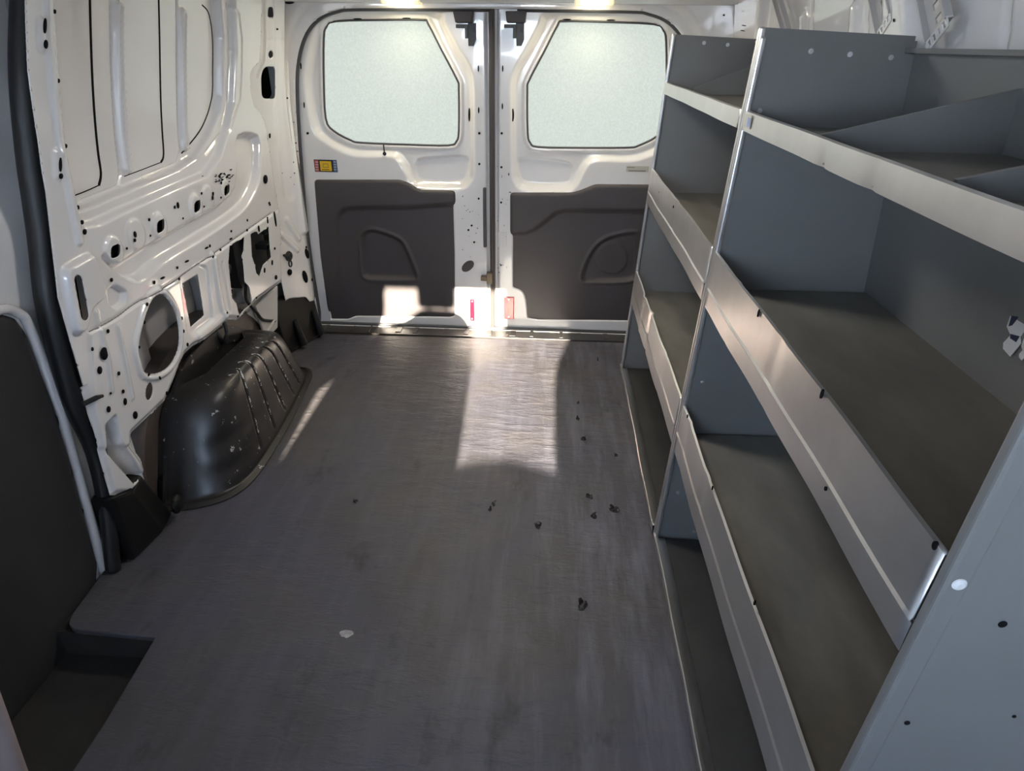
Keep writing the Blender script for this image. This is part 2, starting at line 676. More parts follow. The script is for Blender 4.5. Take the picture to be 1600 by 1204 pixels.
# ---- step well of the side door
b = MB()
b.box(-0.98, -0.56, -0.3, 1.02, -0.11, -0.09)          # tread
b.box(-0.98, -0.56, 0.996, 1.02, -0.09, -0.016)        # riser towards the load floor
b.box(-0.60, -0.57, -0.3, 1.0, -0.09, -0.016)          # riser beside the mat
tag(b.build('step_well', WELL), kind='structure')

# subfloor under the mat, up to the sill
b = MB()
b.box(-0.96, 0.98, 1.0, 2.86, -0.05, -0.016)
b.box(-0.57, 0.98, -0.95, 1.0, -0.05, -0.016)
tag(b.build('subfloor', WELL), kind='structure')

# ---- rear sill plate with low ribs
b = MB()
b.box(-0.86, 0.86, 2.722, 2.85, -0.016, -0.003)
for i in range(15):
    x = -0.80 + i * 0.11 + random.uniform(-0.02, 0.02)
    b.box(x, x + random.uniform(0.008, 0.03), 2.755 + random.uniform(0, 0.02), 2.835, -0.004, random.uniform(-0.002, 0.0005))
b.box(-0.86, 0.86, 2.735, 2.747, -0.004, 0.003)
tag(b.build('trim_1', SILL, bevel=0.0015), kind='structure')

# ---- left body side: one stamped inner panel
outline = pxmap(W, [(40, -60), (40, 0), (44, 110), (60, 220), (72, 300), (91, 465), (112, 540), (137, 625), (155, 694), (177, 774),
                    (208, 772), (221, 756), (229, 735), (224, 717), (207, 694), (206, 677), (232, 652), (258, 627), (267, 606),
                    (274, 590), (281, 570), (289, 553), (302, 541), (325, 528), (344, 512), (352, 503), (358, 499), (372, 500), (400, 470), (441, 440),
                    (438, 380), (434, 320), (427, 280), (421, 235), (414, 192), (408, 177), (398, 167), (392, 145), (391, 116), (395, 106), (405, 97), (408, 62), (409, 0), (409, -60)])
oval = crom(pxmap(W, [(241, 462), (250, 460), (261, 471), (271, 490), (276, 517), (275, 542), (267, 562), (255, 576), (239, 583),
                      (222, 581), (217, 566), (212, 548), (214, 530), (219, 508), (226, 485), (233, 470)]), 3)
rect_h = pxmap(W, [(287, 443), (311, 428), (321, 492), (300, 511)])
h3 = pxmap(W, [(357, 384), (364, 379), (380, 370), (379, 392), (376, 400), (379, 414), (381, 440), (388, 448), (393, 476), (382, 483), (376, 494), (371, 489), (368, 474), (361, 466), (355, 410)])
h4 = pxmap(W, [(390, 365), (400, 361), (402, 366), (418, 354), (420, 382), (422, 402), (410, 413), (404, 432), (399, 427), (396, 412), (392, 400)])
slot = stroke(pxmap(W, [(112, 438), (122, 491)]), 0.013)
sq_holes = [rounded(pxmap(W, [(c[0] - w, c[1] - h + 3), (c[0] + w, c[1] - h - 3), (c[0] + w, c[1] + h - 3), (c[0] - w, c[1] + h + 3)]), 0.012)
            for c, w, h in (((177, 392), 7.5, 10), ((248, 353), 6, 9.5), ((305.5, 322), 5, 8.5), ((352, 296.5), 4.2, 7.5))]
ov2 = pxmap(W, ell(231, 611, 5.6, 14, 8, 16))
ov3 = pxmap(W, ell(158, 552, 5.4, 10, 0, 16))
ov4 = pxmap(W, ell(152, 578, 3.4, 6.2, 0, 12))
ov5 = pxmap(W, ell(414, 280, 3.2, 7.0, 0, 12))
P_out, P_oval, P_rect, P_h3, P_h4 = poly(outline), poly(oval), poly(rect_h), poly(h3), poly(h4)
holes = [P_oval, P_rect, P_h3, P_h4, slot] + [poly(q) for q in sq_holes] + [poly(ov2)]


def wl_keep(U, V):
    s = P_out(U, V)
    for h in holes:
        s = np.maximum(s, -h(U, V))
    return s


recess = poly(pxmap(W, [(88, -70), (88, 0), (96, 120), (107, 235), (118, 305), (130, 330), (148, 325), (190, 307), (230, 290), (290, 265), (318, 246), (338, 214), (355, 176), (359, 150), (360, 60), (352, -70)]))
ledge = poly(pxmap(W, [(88, -70), (88, 0), (96, 120), (107, 235), (122, 318), (134, 352), (158, 348), (190, 332), (250, 305), (325, 272), (345, 243), (358, 200), (366, 160), (370, 80), (368, -70)]))
flange = stroke(pxmap(W, [(74, -70), (74, 0), (76, 60), (80, 110), (92, 220), (106, 290), (117, 345), (123, 376)]), 0.010)
skin_l = [stroke(pxmap(W, q, -0.05), 0.0035) for q in (
    [(172, -60), (173, 60), (176, 150), (183, 240), (187, 272), (183, 291), (128, 313)],
    [(275, -60), (276, 60), (277, 150), (281, 235), (276, 255), (222, 276)],
    [(340, 8), (350, 22), (355, 60), (355, 110), (353, 155), (338, 200), (308, 240)])]
ribs = [stroke(pxmap(W, q, -0.04), 0.013) for q in ([(188, 12), (188, 80), (192, 170), (201, 262)], [(288, 22), (287, 90), (288, 160), (291, 228)])]
ribs_in = [stroke(pxmap(W, q, -0.04), 0.004) for q in ([(188, 12), (188, 80), (192, 170), (201, 262)], [(288, 22), (287, 90), (288, 160), (291, 228)])]
channel = poly(crom(pxmap(W, [(163, 402), (182, 416), (200, 407), (232, 386), (262, 369), (290, 352), (320, 335), (345, 320), (364, 303), (371, 285), (372, 250), (373, 215),
                             (403, 215), (406, 250), (404, 280), (395, 303), (380, 325), (350, 348), (300, 380), (255, 408), (228, 431), (210, 436), (190, 427)]), 3))
seam = stroke(pxmap(W, [(140, 518), (180, 497), (215, 472), (262, 446), (300, 420), (350, 385), (400, 350), (424, 333)]), 0.003)
lower = poly(pxmap(W, [(138, 520), (180, 499), (215, 474), (262, 448), (300, 422), (350, 387), (400, 352), (440, 325), (450, 460), (380, 560), (260, 660), (190, 700), (150, 700)]))
pad = poly(rounded(pxmap(W, [(94, 420), (139, 396), (147, 410), (160, 455), (156, 468), (138, 480), (128, 520), (112, 520)]), 0.02))
penta = poly(rounded(pxmap(W, [(169, 455), (180, 445), (198, 456), (197, 472), (181, 483), (172, 476)]), 0.008))
pocket = poly(pxmap(W, [(164, 664), (179, 650), (189, 694), (224, 742), (211, 755), (168, 706)]))
crease1 = stroke(pxmap(W, [(150, 488), (158, 530), (166, 560), (172, 610)]), 0.005)
crease2 = stroke(pxmap(W, [(182, 510), (190, 550), (198, 590), (204, 620)]), 0.005)
vrib1 = stroke(pxmap(W, [(331, 400), (336, 440), (343, 480), (347, 492)]), 0.011)
vrib2 = stroke(pxmap(W, [(347, 412), (352, 450), (358, 485)]), 0.006)
sq_pads = [stroke([np.mean(np.array(q), 0)] * 2, 0.034) for q in sq_holes]
disc_pads = [stroke([W(212, 366)] * 2, 0.038), stroke([W(325, 308)] * 2, 0.034)]
lowbar = stroke(pxmap(W, [(310, 524), (331, 508), (350, 492)]), 0.014)
winframe = poly(rounded(pxmap(W, [(280, 436), (313, 412), (323, 418), (332, 500), (300, 526), (292, 520)]), 0.015))
vslots = [stroke(pxmap(W, q), 0.009) for q in ([(64, 36), (65, 72)], [(88, 240), (89, 276)])]


def wl_h(U, V):
    h = np.zeros(U.shape)
    h -= 0.022 * step(ledge(U, V), 0.015)
    rc = step(recess(U, V), 0.013)
    h -= 0.026 * rc
    for r in ribs:
        h += 0.014 * step(r(U, V), 0.010)
    for r in ribs_in:
        h -= 0.006 * step(r(U, V), 0.007)
    for r in skin_l:
        h -= 0.006 * step(r(U, V), 0.005)
    h += 0.008 * step(flange(U, V), 0.008)
    h -= 0.028 * step(channel(U, V), 0.022)
    h -= 0.004 * step(seam(U, V), 0.005)
    h += 0.004 * step(lower(U, V), 0.010)
    h += 0.016 * step(pad(U, V), 0.012)
    h -= 0.014 * step(penta(U, V), 0.008)
    h -= 0.040 * step(pocket(U, V), 0.008)
    h += 0.006 * step(crease1(U, V), 0.012) + 0.006 * step(crease2(U, V), 0.012)
    h += 0.010 * step(vrib1(U, V), 0.012) - 0.006 * step(vrib2(U, V), 0.010)
    for q in sq_pads:
        h += 0.006 * step(q(U, V), 0.010)
    for q in disc_pads:
        h += 0.004 * step(q(U, V), 0.008)
    for q in vslots:
        h += 0.006 * step(q(U, V), 0.012)
    h += 0.008 * step(np.abs(P_oval(U, V) - 0.010) - 0.008, 0.010)
    h -= 0.008 * step(winframe(U, V), 0.008)
    h += 0.007 * step(lowbar(U, V), 0.014)
    # rolled edge along the lower outline
    h -= 0.008 * step(-(P_out(U, V) + 0.010), 0.014) * (V < 0.5)
    return h


def wl_pos(U, V, H):
    return wall_x(V) + H, U, V


def wl_dots(lst, off=0.0):
    return [pxmap(W, ell(*e), off) for e in lst]


dots = wl_dots([(65, 40, 2.2, 12, 2, 12), (66, 69, 2.8, 7), (89, 257, 1.8, 11), (90, 275, 2.8, 4.5), (85, 18, 2, 3.5), (89, 126, 2.1, 3.5), (102, 228, 2.1, 3.5),
                (120, 324, 2.2, 3.6), (127, 347, 2.2, 3.6), (131, 362, 2.8, 4.6), (173, 437, 1.8, 3.2), (240, 441, 1.4, 3), (223, 475, 1.6, 3), (219, 503, 1.4, 3),
                (165, 517, 1.9, 3.2), (141, 545, 1.7, 3.1), (182, 583, 1.8, 3.2), (211, 542, 1.2, 2.4), (189, 611, 1.7, 3), (192, 627, 2.4, 5.5), (169, 614, 1, 1.8),
                (166, 639, 2.8, 5), (208, 648, 3.2, 6), (258, 614, 1.4, 3), (226, 585, 1.3, 3.2, 25), (243, 590, 1.3, 3, -20), (280, 497, 1.3, 3), (281, 517, 1.2, 2.8), (290, 538, 1.3, 3),
                (207.5, 366, 2.0, 5, -8), (207, 375, 1.7, 3), (197, 388, 1.2, 2), (232, 343, 1.3, 2.6), (234, 368, 0.9, 1.8), (272, 323.5, 1.2, 2.6), (277, 320.5, 1.6, 5, -6),
                (285, 341, 0.8, 1.8), (314, 302, 1, 2.2), (330, 302.5, 1.1, 3), (329.5, 309, 1.1, 3.4), (344, 285.5, 1, 2.4), (344.5, 308.5, .8, 1.6), (318, 322.5, .8, 1.4),
                (253, 434, 3.8, 1.6, -30), (291, 408, 3.4, 1.5, -30), (322, 387, 3.0, 1.4, -32), (327, 384, 1, 2.4), (360, 373, 2.6, 1.4, -35), (279, 436, 1.2, 2.6), (276, 418, 1.2, 2.2),
                (344, 390, 1.1, 2.2), (329, 401, 1.2, 2.4), (386, 359.5, 1, 2), (360.5, 361, 0.9, 2), (385.6, 344, 0.8, 2), (416, 345, 0.9, 4, -5), (417, 340, 0.9, 1.4), (427, 388, 1.1, 2),
                (429, 433, 1.8, 3.6), (411, 422, 1, 4), (423, 410, 1, 4), (421, 319.5, .9, 1.8), (428, 342, 1.2, 12, -8), (399, 465, .9, 1.6), (346, 488, .9, 1.8), (370, 494, .9, 1.6),
                (402, 357, 1.0, 5, -8), (420, 317, 1.0, 2)])
def ribbon(path, w, k=1):
    P = crom([np.array(W(*q)) for q in path], 8, False)
    out = []
    for i in range(len(P) - 1):
        a, c = np.array(P[i]), np.array(P[i + 1])
        t = (c - a) / (np.linalg.norm(c - a) + 1e-9)
        nn = np.array([-t[1], t[0]]) * w
        out.append(([a - nn, c - nn, c + nn, a + nn], k, True))
    return out


seams = ribbon([(172, -50), (173, 60), (176, 150), (183, 240), (187, 272), (184, 290)], 0.0035) + ribbon([(184, 290), (160, 301), (126, 314)], 0.0012) + \
    ribbon([(275, -50), (276, 60), (277, 150), (281, 235), (277, 254)], 0.003) + ribbon([(277, 254), (250, 265), (222, 276)], 0.001) + \
    ribbon([(340, 8), (350, 22), (355, 60), (355, 110), (353, 155), (338, 200), (308, 240)], 0.0018) + \
    ribbon([(140, 518), (180, 497), (215, 472), (262, 446), (300, 420), (350, 385), (400, 350), (424, 333)], 0.0013, 2)
chips = []
for _ in range(34):     # flaked paint above the rearmost square hole
    u, v = random.gauss(346, 9), random.gauss(277, 4)
    chips.append((pxmap(W, ell(u, v, random.uniform(0.5, 2.2), random.uniform(0.4, 1.1), -25, 7)), 1))
wall_left = sheet('wall_left', 1.14, 2.66, 0.14, 1.45, 0.0036, wl_keep, wl_h, wl_pos, [WHITE, HOLE, mat('grey_sealer', (0.22, 0.21, 0.21), 0.6)], dots=dots + seams + chips + [ov3, ov4, ov5], solid=0.002)
tag(wall_left, kind='structure')

# ---- left rear corner post (carries on from the side panel to the door aperture)
def pil_x(U, V):
    # a folded post: its wide face turns towards the load space, a narrow flange returns to the door
    return wall_x(V) - 0.33 * (np.sqrt((U - 2.70) ** 2 + 0.012 ** 2) - 0.012)


def WP(u, v, off=0.0):
    x = -0.82
    for _ in range(50):
        p = un(u, v, 0, x)
        x = 0.5 * x + 0.5 * float(pil_x(np.array(p[1]), np.array(p[2])))
    return (p[1], p[2])


pil_out = poly(pxmap(WP, [(380, -60), (380, 60), (380, 130), (390, 200), (405, 260), (418, 330), (430, 400), (440, 440), (446, 470), (452, 466), (478, 464), (484, 471), (494, 456), (500, 440)]) + [(2.90, 0.3), (2.90, 1.5)])


def pil_pos(U, V, H):
    return pil_x(U, V) + H, U, V


big = poly(rounded(pxmap(WP, [(411, 108), (416, 104), (432, 104), (432, 154), (409, 154), (408, 118)]), 0.02))
tophole = poly(rounded(pxmap(WP, [(419, 11), (427, 11), (429, 27), (418, 27)]), 0.008))
midov = poly(pxmap(WP, ell(423, 85, 3.8, 6, 0, 14)))
strip = poly(rounded(pxmap(WP, [(448, 30), (463, 28), (472, 240), (482, 360), (470, 365), (460, 250)]), 0.01))
grip1 = stroke(pxmap(WP, [(448, 344), (466, 372)]), 0.012)
grip2 = stroke(pxmap(WP, [(439, 367), (464, 390)]), 0.010)
edge_step = stroke(pxmap(WP, [(414, -60), (415, 60), (413, 95), (403, 118)]), 0.004)
seam63 = stroke(pxmap(WP, [(410, 63), (440, 63), (466, 63)]), 0.002)


pil_groove = stroke(pxmap(WP, [(436, -60), (440, 60), (442, 200), (452, 300)]), 0.03)


def pil_keep(U, V):
    s = pil_out(U, V)
    for h in (big, tophole, midov):
        s = np.maximum(s, -h(U, V))
    return s


def pil_h(U, V):
    h = 0.010 * step(strip(U, V), 0.02) + 0.008 * step(grip1(U, V), 0.012) + 0.008 * step(grip2(U, V), 0.012)
    h += 0.005 * step(edge_step(U, V), 0.008) - 0.003 * step(seam63(U, V), 0.004)
    h -= 0.006 * step(pil_groove(U, V), 0.03)
    return h


pdots = [pxmap(WP, ell(*e)) for e in [(435, 45.5, 1.4, 1.6), (459, 41, 1, 2.6), (456, 89, .9, 3.4), (457, 120, .8, 4), (456, 190, 1.2, 3), (460, 188, .8, 3), (463.5, 220, .8, 2),
                                             (410, 225.5, 1, 1.4), (421, 212, 1, 4), (452, 425, 3.6, 5), (478, 386, 1, 2), (393.5, 23, 2, 1), (405.5, 24.5, 1, 1.6), (476, 432, 3.6, 10, -14), (479, 396, 2.6, 8, -14), (487, 437, 1, 2.4)]]
for _ in range(22):
    u, v = random.gauss(460, 7), random.uniform(150, 330)
    pdots.append(pxmap(WP, ell(u, v, random.uniform(.3, .8), random.uniform(.4, 1.6), 0, 6)))
tag(sheet('pillar_rear_left', 2.36, 2.845, 0.14, 1.45, 0.005, pil_keep, pil_h, pil_pos, [WHITE, HOLE], dots=pdots, solid=0.002), kind='structure')

# black rubber plug hanging on its strap, on the corner post
pp = WP(451, 400)
px_ = float(pil_x(np.array(pp[0]), np.array(pp[1])))
PN = Vector((0.95, -0.31, 0)).normalized()
PT = Vector((0.31, 0.95, 0)).normalized()
P0 = Vector((px_, pp[0], pp[1]))
b = MB()
b.disc(P0 - PN * 0.001, PN, 0.022, 0.006, 20, 0.020)
b.disc(P0 + PN * 0.005, PN, 0.013, 0.004, 16, 0.010)
b.tube([P0 + PN * 0.003 + PT * (0.009 * math.cos(t)) + Vector((0, 0, -0.032 + 0.013 * math.sin(t))) for t in [6.283 * k / 14 for k in range(14)]], 0.0032, 8, closed=True)
b.tube([P0 + PN * 0.003 - PT * 0.016 + Vector((0, 0, 0.006)), P0 + PN * 0.004 - PT * 0.034 + Vector((0, 0, 0.014))], [0.009, 0.004], 8)
tag(b.build('rubber_plug', RUBBER, smooth=False, bevel=0.001), 'small black rubber plug with a loop on the white rear corner post', 'plug')

# outer skin, inner steel, black plates added as shade behind the holes, wheelhouse
b = MB()
b.box(-0.965, -0.955, 1.12, 2.87, -0.05, 1.45)
for hp in sq_holes + [pxmap(W, [(104, 425), (118, 425), (131, 504), (116, 504)])]:
    c = np.mean(np.array(hp), 0)
    wx = float(wall_x(c[1]))
    hp = [c + (np.array(q) - c) * 2.4 for q in hp]
    b.prism([(wx - 0.022, y, z) for y, z in hp], [(wx - 0.014, y, z) for y, z in hp], 1)
for hp in (ell(421, 129, 25, 40), ell(423, 85, 16, 16), ell(424, 18, 18, 20)):
    hp = pxmap(W, hp, -0.05)
    b.prism([(-0.905, y, z) for y, z in hp], [(-0.895, y, z) for y, z in hp], 1)
b.box(-0.955, -0.925, 1.60, 1.68, 0.10, 0.75)
b.box(-0.955, -0.930, 2.02, 2.09, 0.10, 0.75)
b.box(-0.955, -0.935, 1.2, 2.8, 0.70, 0.74)
b.box(-0.955, -0.92, 2.30, 2.36, 0.30, 0.75)
b.box(-0.955, -0.90, 1.13, 1.15, -0.02, 1.45)
b.box(-0.955, -0.93, 1.2, 2.8, 1.38, 1.40)
tag(b.build('wall_left_outer', [WHITE_DULL, HOLE], bevel=0.004), kind='structure')
b = MB()
prof = []
for i in range(25):
    a = math.pi * i / 24
    prof.append((1.89 + 0.47 * math.cos(math.pi - a), 0.395 * math.sin(a) ** 0.75))
vs = [(x, y, z) for x in (-0.953, -0.885, -0.872) for y, z in prof]
vs = [(x, y if x < -0.88 else 1.89 + (y - 1.89) * 0.97, z if x < -0.88 else z * 0.96) for x, y, z in vs]
n = len(prof)
fs = [(r * n + i, r * n + i + 1, (r + 1) * n + i + 1, (r + 1) * n + i) for r in range(2) for i in range(n - 1)]
fs.append(tuple(2 * n + i for i in range(n)))
b.add(vs, fs)
tag(b.build('wheelhouse', WHEELHOUSE, smooth=False), kind='structure')
b = MB()                       # pale inner bracing between wheelhouse and corner post
a0 = [W(404, 478, -0.04), W(438, 446, -0.04), W(438, 512, -0.04), W(420, 530, -0.04)]
b.prism([(-0.860, y, z) for y, z in a0], [(-0.850, y, z) for y, z in a0])
a1 = [W(378, 505, -0.06), W(402, 480, -0.06), W(418, 540, -0.06), W(395, 540, -0.06)]
b.prism([(-0.885, y, z) for y, z in a1], [(-0.875, y, z) for y, z in a1])
tag(b.build('brace_panel', WHITE_DULL, bevel=0.004), kind='structure')
# black painted feet of the posts
b = MB()
f0 = un(182, 772, 0, -0.80)
b.prism([(-0.875, 1.215, 0.0), (-0.875, 1.42, 0.0), (-0.80, 1.41, 0.0), (-0.785, 1.33, 0.0), (-0.80, 1.215, 0.0)],
        [(-0.86, 1.21, 0.205), (-0.86, 1.345, 0.19), (-0.803, 1.34, 0.19), (-0.797, 1.28, 0.175), (-0.803, 1.215, 0.21)])
b.disc((-0.772, 1.385, 0.055), (1, 0.2, 0), 0.032, 0.02, 14, 0.022)
tag(b.build('pillar_foot', FOOT, bevel=0.012, segs=3), kind='structure')
b = MB()
b.prism([(-0.92, 2.44, 0.0), (-0.92, 2.80, 0.0), (-0.815, 2.79, 0.0), (-0.785, 2.70, 0.0), (-0.86, 2.48, 0.0)],
        [(-0.91, 2.46, 0.25), (-0.91, 2.79, 0.19), (-0.838, 2.79, 0.19), (-0.806, 2.70, 0.205), (-0.885, 2.46, 0.25)])
b.tube([(-0.845, 2.56, 0.13), (-0.825, 2.55, 0.07), (-0.815, 2.55, 0.02)], [0.014, 0.016, 0.02], 10)
b.tube([(-0.805, 2.68, 0.13), (-0.785, 2.67, 0.07), (-0.775, 2.67, 0.02)], [0.014, 0.016, 0.02], 10)
tag(b.build('pillar_foot', FOOT, bevel=0.010, segs=3), kind='structure')
# thin black cable behind the panel
tag(MB().tube(crom([(-0.85, 2.20, 0.42), (-0.845, 2.17, 0.37), (-0.84, 2.22, 0.30), (-0.845, 2.27, 0.25), (-0.85, 2.38, 0.20)], 6, False), 0.006, 8)
    .build('cable', RUBBER, smooth=True), 'thin black cable curving down behind the cut lower side panel by the rear post', 'cable')
tag(MB().tube(crom([(-0.83, 1.98, 0.42), (-0.825, 2.02, 0.50), (-0.83, 2.06, 0.53), (-0.85, 2.09, 0.50)], 6, False), 0.009, 8)
    .tube([(-0.835, 1.94, 0.42), (-0.83, 2.00, 0.415), (-0.832, 2.06, 0.44)], 0.011, 8)
    .build('hose', RUBBER, smooth=True), 'short black hose bent inside the tall ragged opening of the left side panel', 'hose')
tag(MB().box(-0.93, -0.87, 2.20, 2.46, 0.40, 0.74).box(-0.88, -0.845, 2.26, 2.32, 0.50, 0.64).disc((-0.85, 2.40, 0.60), (1, 0, 0), 0.05, 0.02, 16).box(-0.87, -0.82, 2.36, 2.42, 0.50, 0.52)
    .build('latch_mechanism', RUBBER, bevel=0.004), 'dark latch mechanism inside the rearmost ragged opening of the left side panel', 'mechanism')

# ---- rear frame around the door aperture
ap_l = [(0, 1.322), (-0.50, 1.320), (-0.60, 1.312), (-0.68, 1.283), (-0.74, 1.225), (-0.78, 1.14), (-0.802, 1.04), (-0.818, 0.88), (-0.832, 0.68), (-0.842, 0.50), (-0.845, 0.30), (-0.838, 0.0)]
ap = crom(ap_l, 4, False)
ap = ap + [(-x, z) for x, z in ap[::-1]][:-1]
P_ap = poly(ap)


def fr_pos(U, V, H):
    return U, 2.83 - H, V


fdots = []
for e in [(455, 2, 10, 5), (1064, 2, 11, 6), (1067, 4, 3, 2), (1151, 14, 2, 7), (1129, 24, 1.5, 1.5)]:
    fdots.append(pxmap(lambda u, v, o: (un(u, v, 1, 2.83)[0], un(u, v, 1, 2.83)[2]), ell(*e)))
tag(sheet('wall_rear', -0.96, 0.96, -0.02, 1.45, 0.008, lambda U, V: np.maximum(-P_ap(U, V), -V - 0.015),
          lambda U, V: 0.03 * step(P_ap(U, V) - 0.05, -0.04) * 0 + 0.02 * step(0.05 - P_ap(U, V), 0.03), fr_pos, [WHITE, HOLE], dots=fdots, solid=0.003), kind='structure')
tag(MB().tube([(x, 2.846, z) for x, z in ap[::1]], 0.010, 8).build('trim_2', SEALGREY, smooth=True), kind='structure')

# header beam over the doors, ceiling with cross bows
b = MB()
b.prism([(-0.86, 2.70, 1.445), (-0.86, 2.72, 1.36), (-0.86, 2.76, 1.338), (-0.86, 2.828, 1.336), (-0.86, 2.828, 1.445)],
        [(0.93, 2.70, 1.445), (0.93, 2.72, 1.36), (0.93, 2.76, 1.338), (0.93, 2.828, 1.336), (0.93, 2.828, 1.445)])
tag(b.build('header_beam', WHITE, bevel=0.012, segs=3), kind='structure')
b = MB()
b.box(-0.97, 0.99, -1.0, 2.93, 1.447, 1.457)
for y in (0.2, 0.9, 1.55, 2.2):
    b.box(-0.86, 0.94, y, y + 0.07, 1.42, 1.445)
tag(b.build('ceiling', WHITE, bevel=0.006), kind='structure')

# ================================================================== REAR DOORS
win_px = [(506, 125), (506, 60), (510, 42), (524, 33), (600, 31), (660, 31), (669, 37), (690, 78), (714, 124), (717, 140), (717, 205), (713, 221), (701, 227), (640, 226), (565, 223), (548, 219), (521, 204), (509, 185)]
winL = crom(pxmap(Dp, win_px, 0.03), 3)
crease_px = [(480, 140), (482, 100), (490, 62), (503, 38), (530, 24), (600, 20), (680, 22), (692, 40), (715, 82), (735, 120), (737, 180), (737, 262), (733, 282), (718, 292), (660, 291), (644, 284), (633, 262), (622, 246), (608, 241), (560, 240), (532, 232), (508, 218), (492, 200)]
creaseL = crom(pxmap(Dp, crease_px), 3)
trim_px = rounded([(490, 281), (626, 281), (642, 288), (656, 297), (711, 298), (714, 402), (714, 497), (705, 500), (556, 498), (546, 503), (514, 503), (500, 400)], 6, 4)
trimL = pxmap(Dp, trim_px, -0.008)
mir = lambda P: [(-x + 0.002, z) for x, z in P]
winR, creaseR = mir(winL), mir(creaseL)
trimR_px = rounded([(797, 301), (894, 301), (908, 297), (930, 288), (1060, 289), (1050, 400), (1035, 506), (838, 504), (820, 500), (818, 470), (814, 458), (797, 452)], 6, 4)
trimR = pxmap(Dp, trimR_px, -0.008)
pull_px = [(650, 252), (690, 247), (728, 247), (729, 272), (716, 286), (660, 285), (648, 274)]


def door(name, side):
    sgn = -1 if side == 'L' else 1
    root = empty(name, (sgn * 0.42, DOOR_Y, 0.0), kind='structure')
    win, crs = (winL, creaseL) if side == 'L' else (winR, creaseR)
    Pw, Pc = poly(win), poly(crs)
    pull = poly(crom(pxmap(Dp, pull_px), 3) if side == 'L' else mir(crom(pxmap(Dp, pull_px), 3)))
    u0, u1 = (-0.875, -0.010) if side == 'L' else (0.010, 0.875)
    edge = lambda U: np.minimum(U - u0, u1 - U)
    inner = (lambda U: (-0.012 - U)) if side == 'L' else (lambda U: (U - 0.012))

    def h(U, V):
        hh = np.zeros(U.shape)
        hh -= 0.030 * step(Pc(U, V), 0.030)
        hh -= 0.008 * step(pull(U, V), 0.012)
        hh += 0.006 * step(np.abs(Pw(U, V) - 0.010) - 0.006, 0.012)
        hh -= 0.016 * step(inner(U) - 0.012, 0.012)            # rounded closing edge
        return hh
    Ptr = poly(trimL if side == 'L' else trimR)
    h0 = h
    h = lambda U, V: h0(U, V) - 0.034 * step(Ptr(U, V) + 0.016, 0.012)
    if side == 'L':
        d = [(477.5, 43, 1.1, 5.5, -6), (470.5, 103, 1.0, 5.2, -4), (475.5, 164, 1.0, 5, -3), (481, 208, 2, 2), (747.5, 107, 1.1, 5.2), (748, 172, 1.1, 5), (732, 180, 1.6, 11),
             (749, 208, 1.9, 1.9), (749, 256, 1.8, 1.8), (748, 310, 1.6, 1.6), (737, 352, 1.5, 1.5), (732, 359, 1.6, 1.6), (741, 378, 1.5, 1.5), (738, 466, 1.3, 1.3), (556, 29, 7, 1), (633, 28, 7, 1)]
    else:
        d = [(785.5, 107, 1.1, 5.2), (785, 166, 1.1, 5), (801, 180, 2.2, 10.5), (784, 208, 1.9, 1.9), (783.5, 261, 1.8, 1.8), (783, 316, 1.6, 1.6), (783, 414, 1.2, 1.2), (1083, 47, 1, 3), (886, 30, 7, 1), (955, 31, 7, 1), (795, 272, .8, 2.4), (797, 300, 2, .6)]
    dd = [pxmap(Dp, ell(*e)) for e in d]
    for _ in range(16):
        u, v = (random.uniform(722, 758), random.uniform(280, 420)) if side == 'L' else (random.uniform(776, 795), random.uniform(260, 440))
        dd.append(pxmap(Dp, ell(u, v, random.uniform(.3, .9), random.uniform(.3, .7), 0, 6)))
    sheet('door_skin', u0, u1, -0.005, 1.345, 0.0045, lambda U, V: np.maximum(-Pw(U, V), np.maximum(edge(U) * -1, -V)), h,
          lambda U, V, H: (U, DOOR_Y - H, V), [WHITE, HOLE], root, dd, 0.0025)
    # outer skin so that no light leaks round the pane
    sheet('outer_skin', -0.89 if side == 'L' else 0.0, 0.0 if side == 'L' else 0.89, -0.05, 1.44, 0.012, lambda U, V: -Pw(U, V) - 0.004, None, lambda U, V, H: (U, DOOR_Y + 0.062 + 0 * U, V), [WHITE_DULL], root, (), 0.003)
    # gasket and frosted pane
    MB().tube([(x, DOOR_Y + 0.030, z) for x, z in win], 0.0045, 8, closed=True).build('gasket', SEALGREY, root, smooth=True)
    c = np.mean(np.array(win), 0)
    big_ = [(c[0] + (x - c[0]) * 1.03, c[1] + (z - c[1]) * 1.03) for x, z in win]
    MB().prism([(x, DOOR_Y + 0.040, z) for x, z in big_], [(x, DOOR_Y + 0.046, z) for x, z in big_]).build('window_pane', PANE, root)
    return root


DL = door('door_1', 'L')
DR = door('door_2', 'R')


def door_trim(root, pts, rec, dee, ring, side):
    Pt = poly(pts)
    Pr, Pd = poly(rec), poly(dee)
    Pring = poly(ring) if ring is not None else None
    a = np.array(pts)

    def h(U, V):
        e = -Pt(U, V)
        hh = 0.012 * (1 - np.exp(-np.clip(e, 0, 1) / 0.004)) - 0.004
        hh -= 0.016 * step(Pr(U, V), 0.030)
        hh -= 0.016 * step(Pd(U, V), 0.020)
        hh += 0.005 * step(np.abs(Pd(U, V) - 0.013) - 0.006, 0.014)
        if Pring is not None:
            hh += 0.006 * step(Pring(U, V), 0.012)
        return hh
    sheet('trim_panel', a[:, 0].min() - 0.004, a[:, 0].max() + 0.004, a[:, 1].min() - 0.004, a[:, 1].max() + 0.004, 0.0045, Pt, h,
          lambda U, V, H: (U, DOOR_Y - 0.004 - H, V), [TRIM], root, (), 0.002)


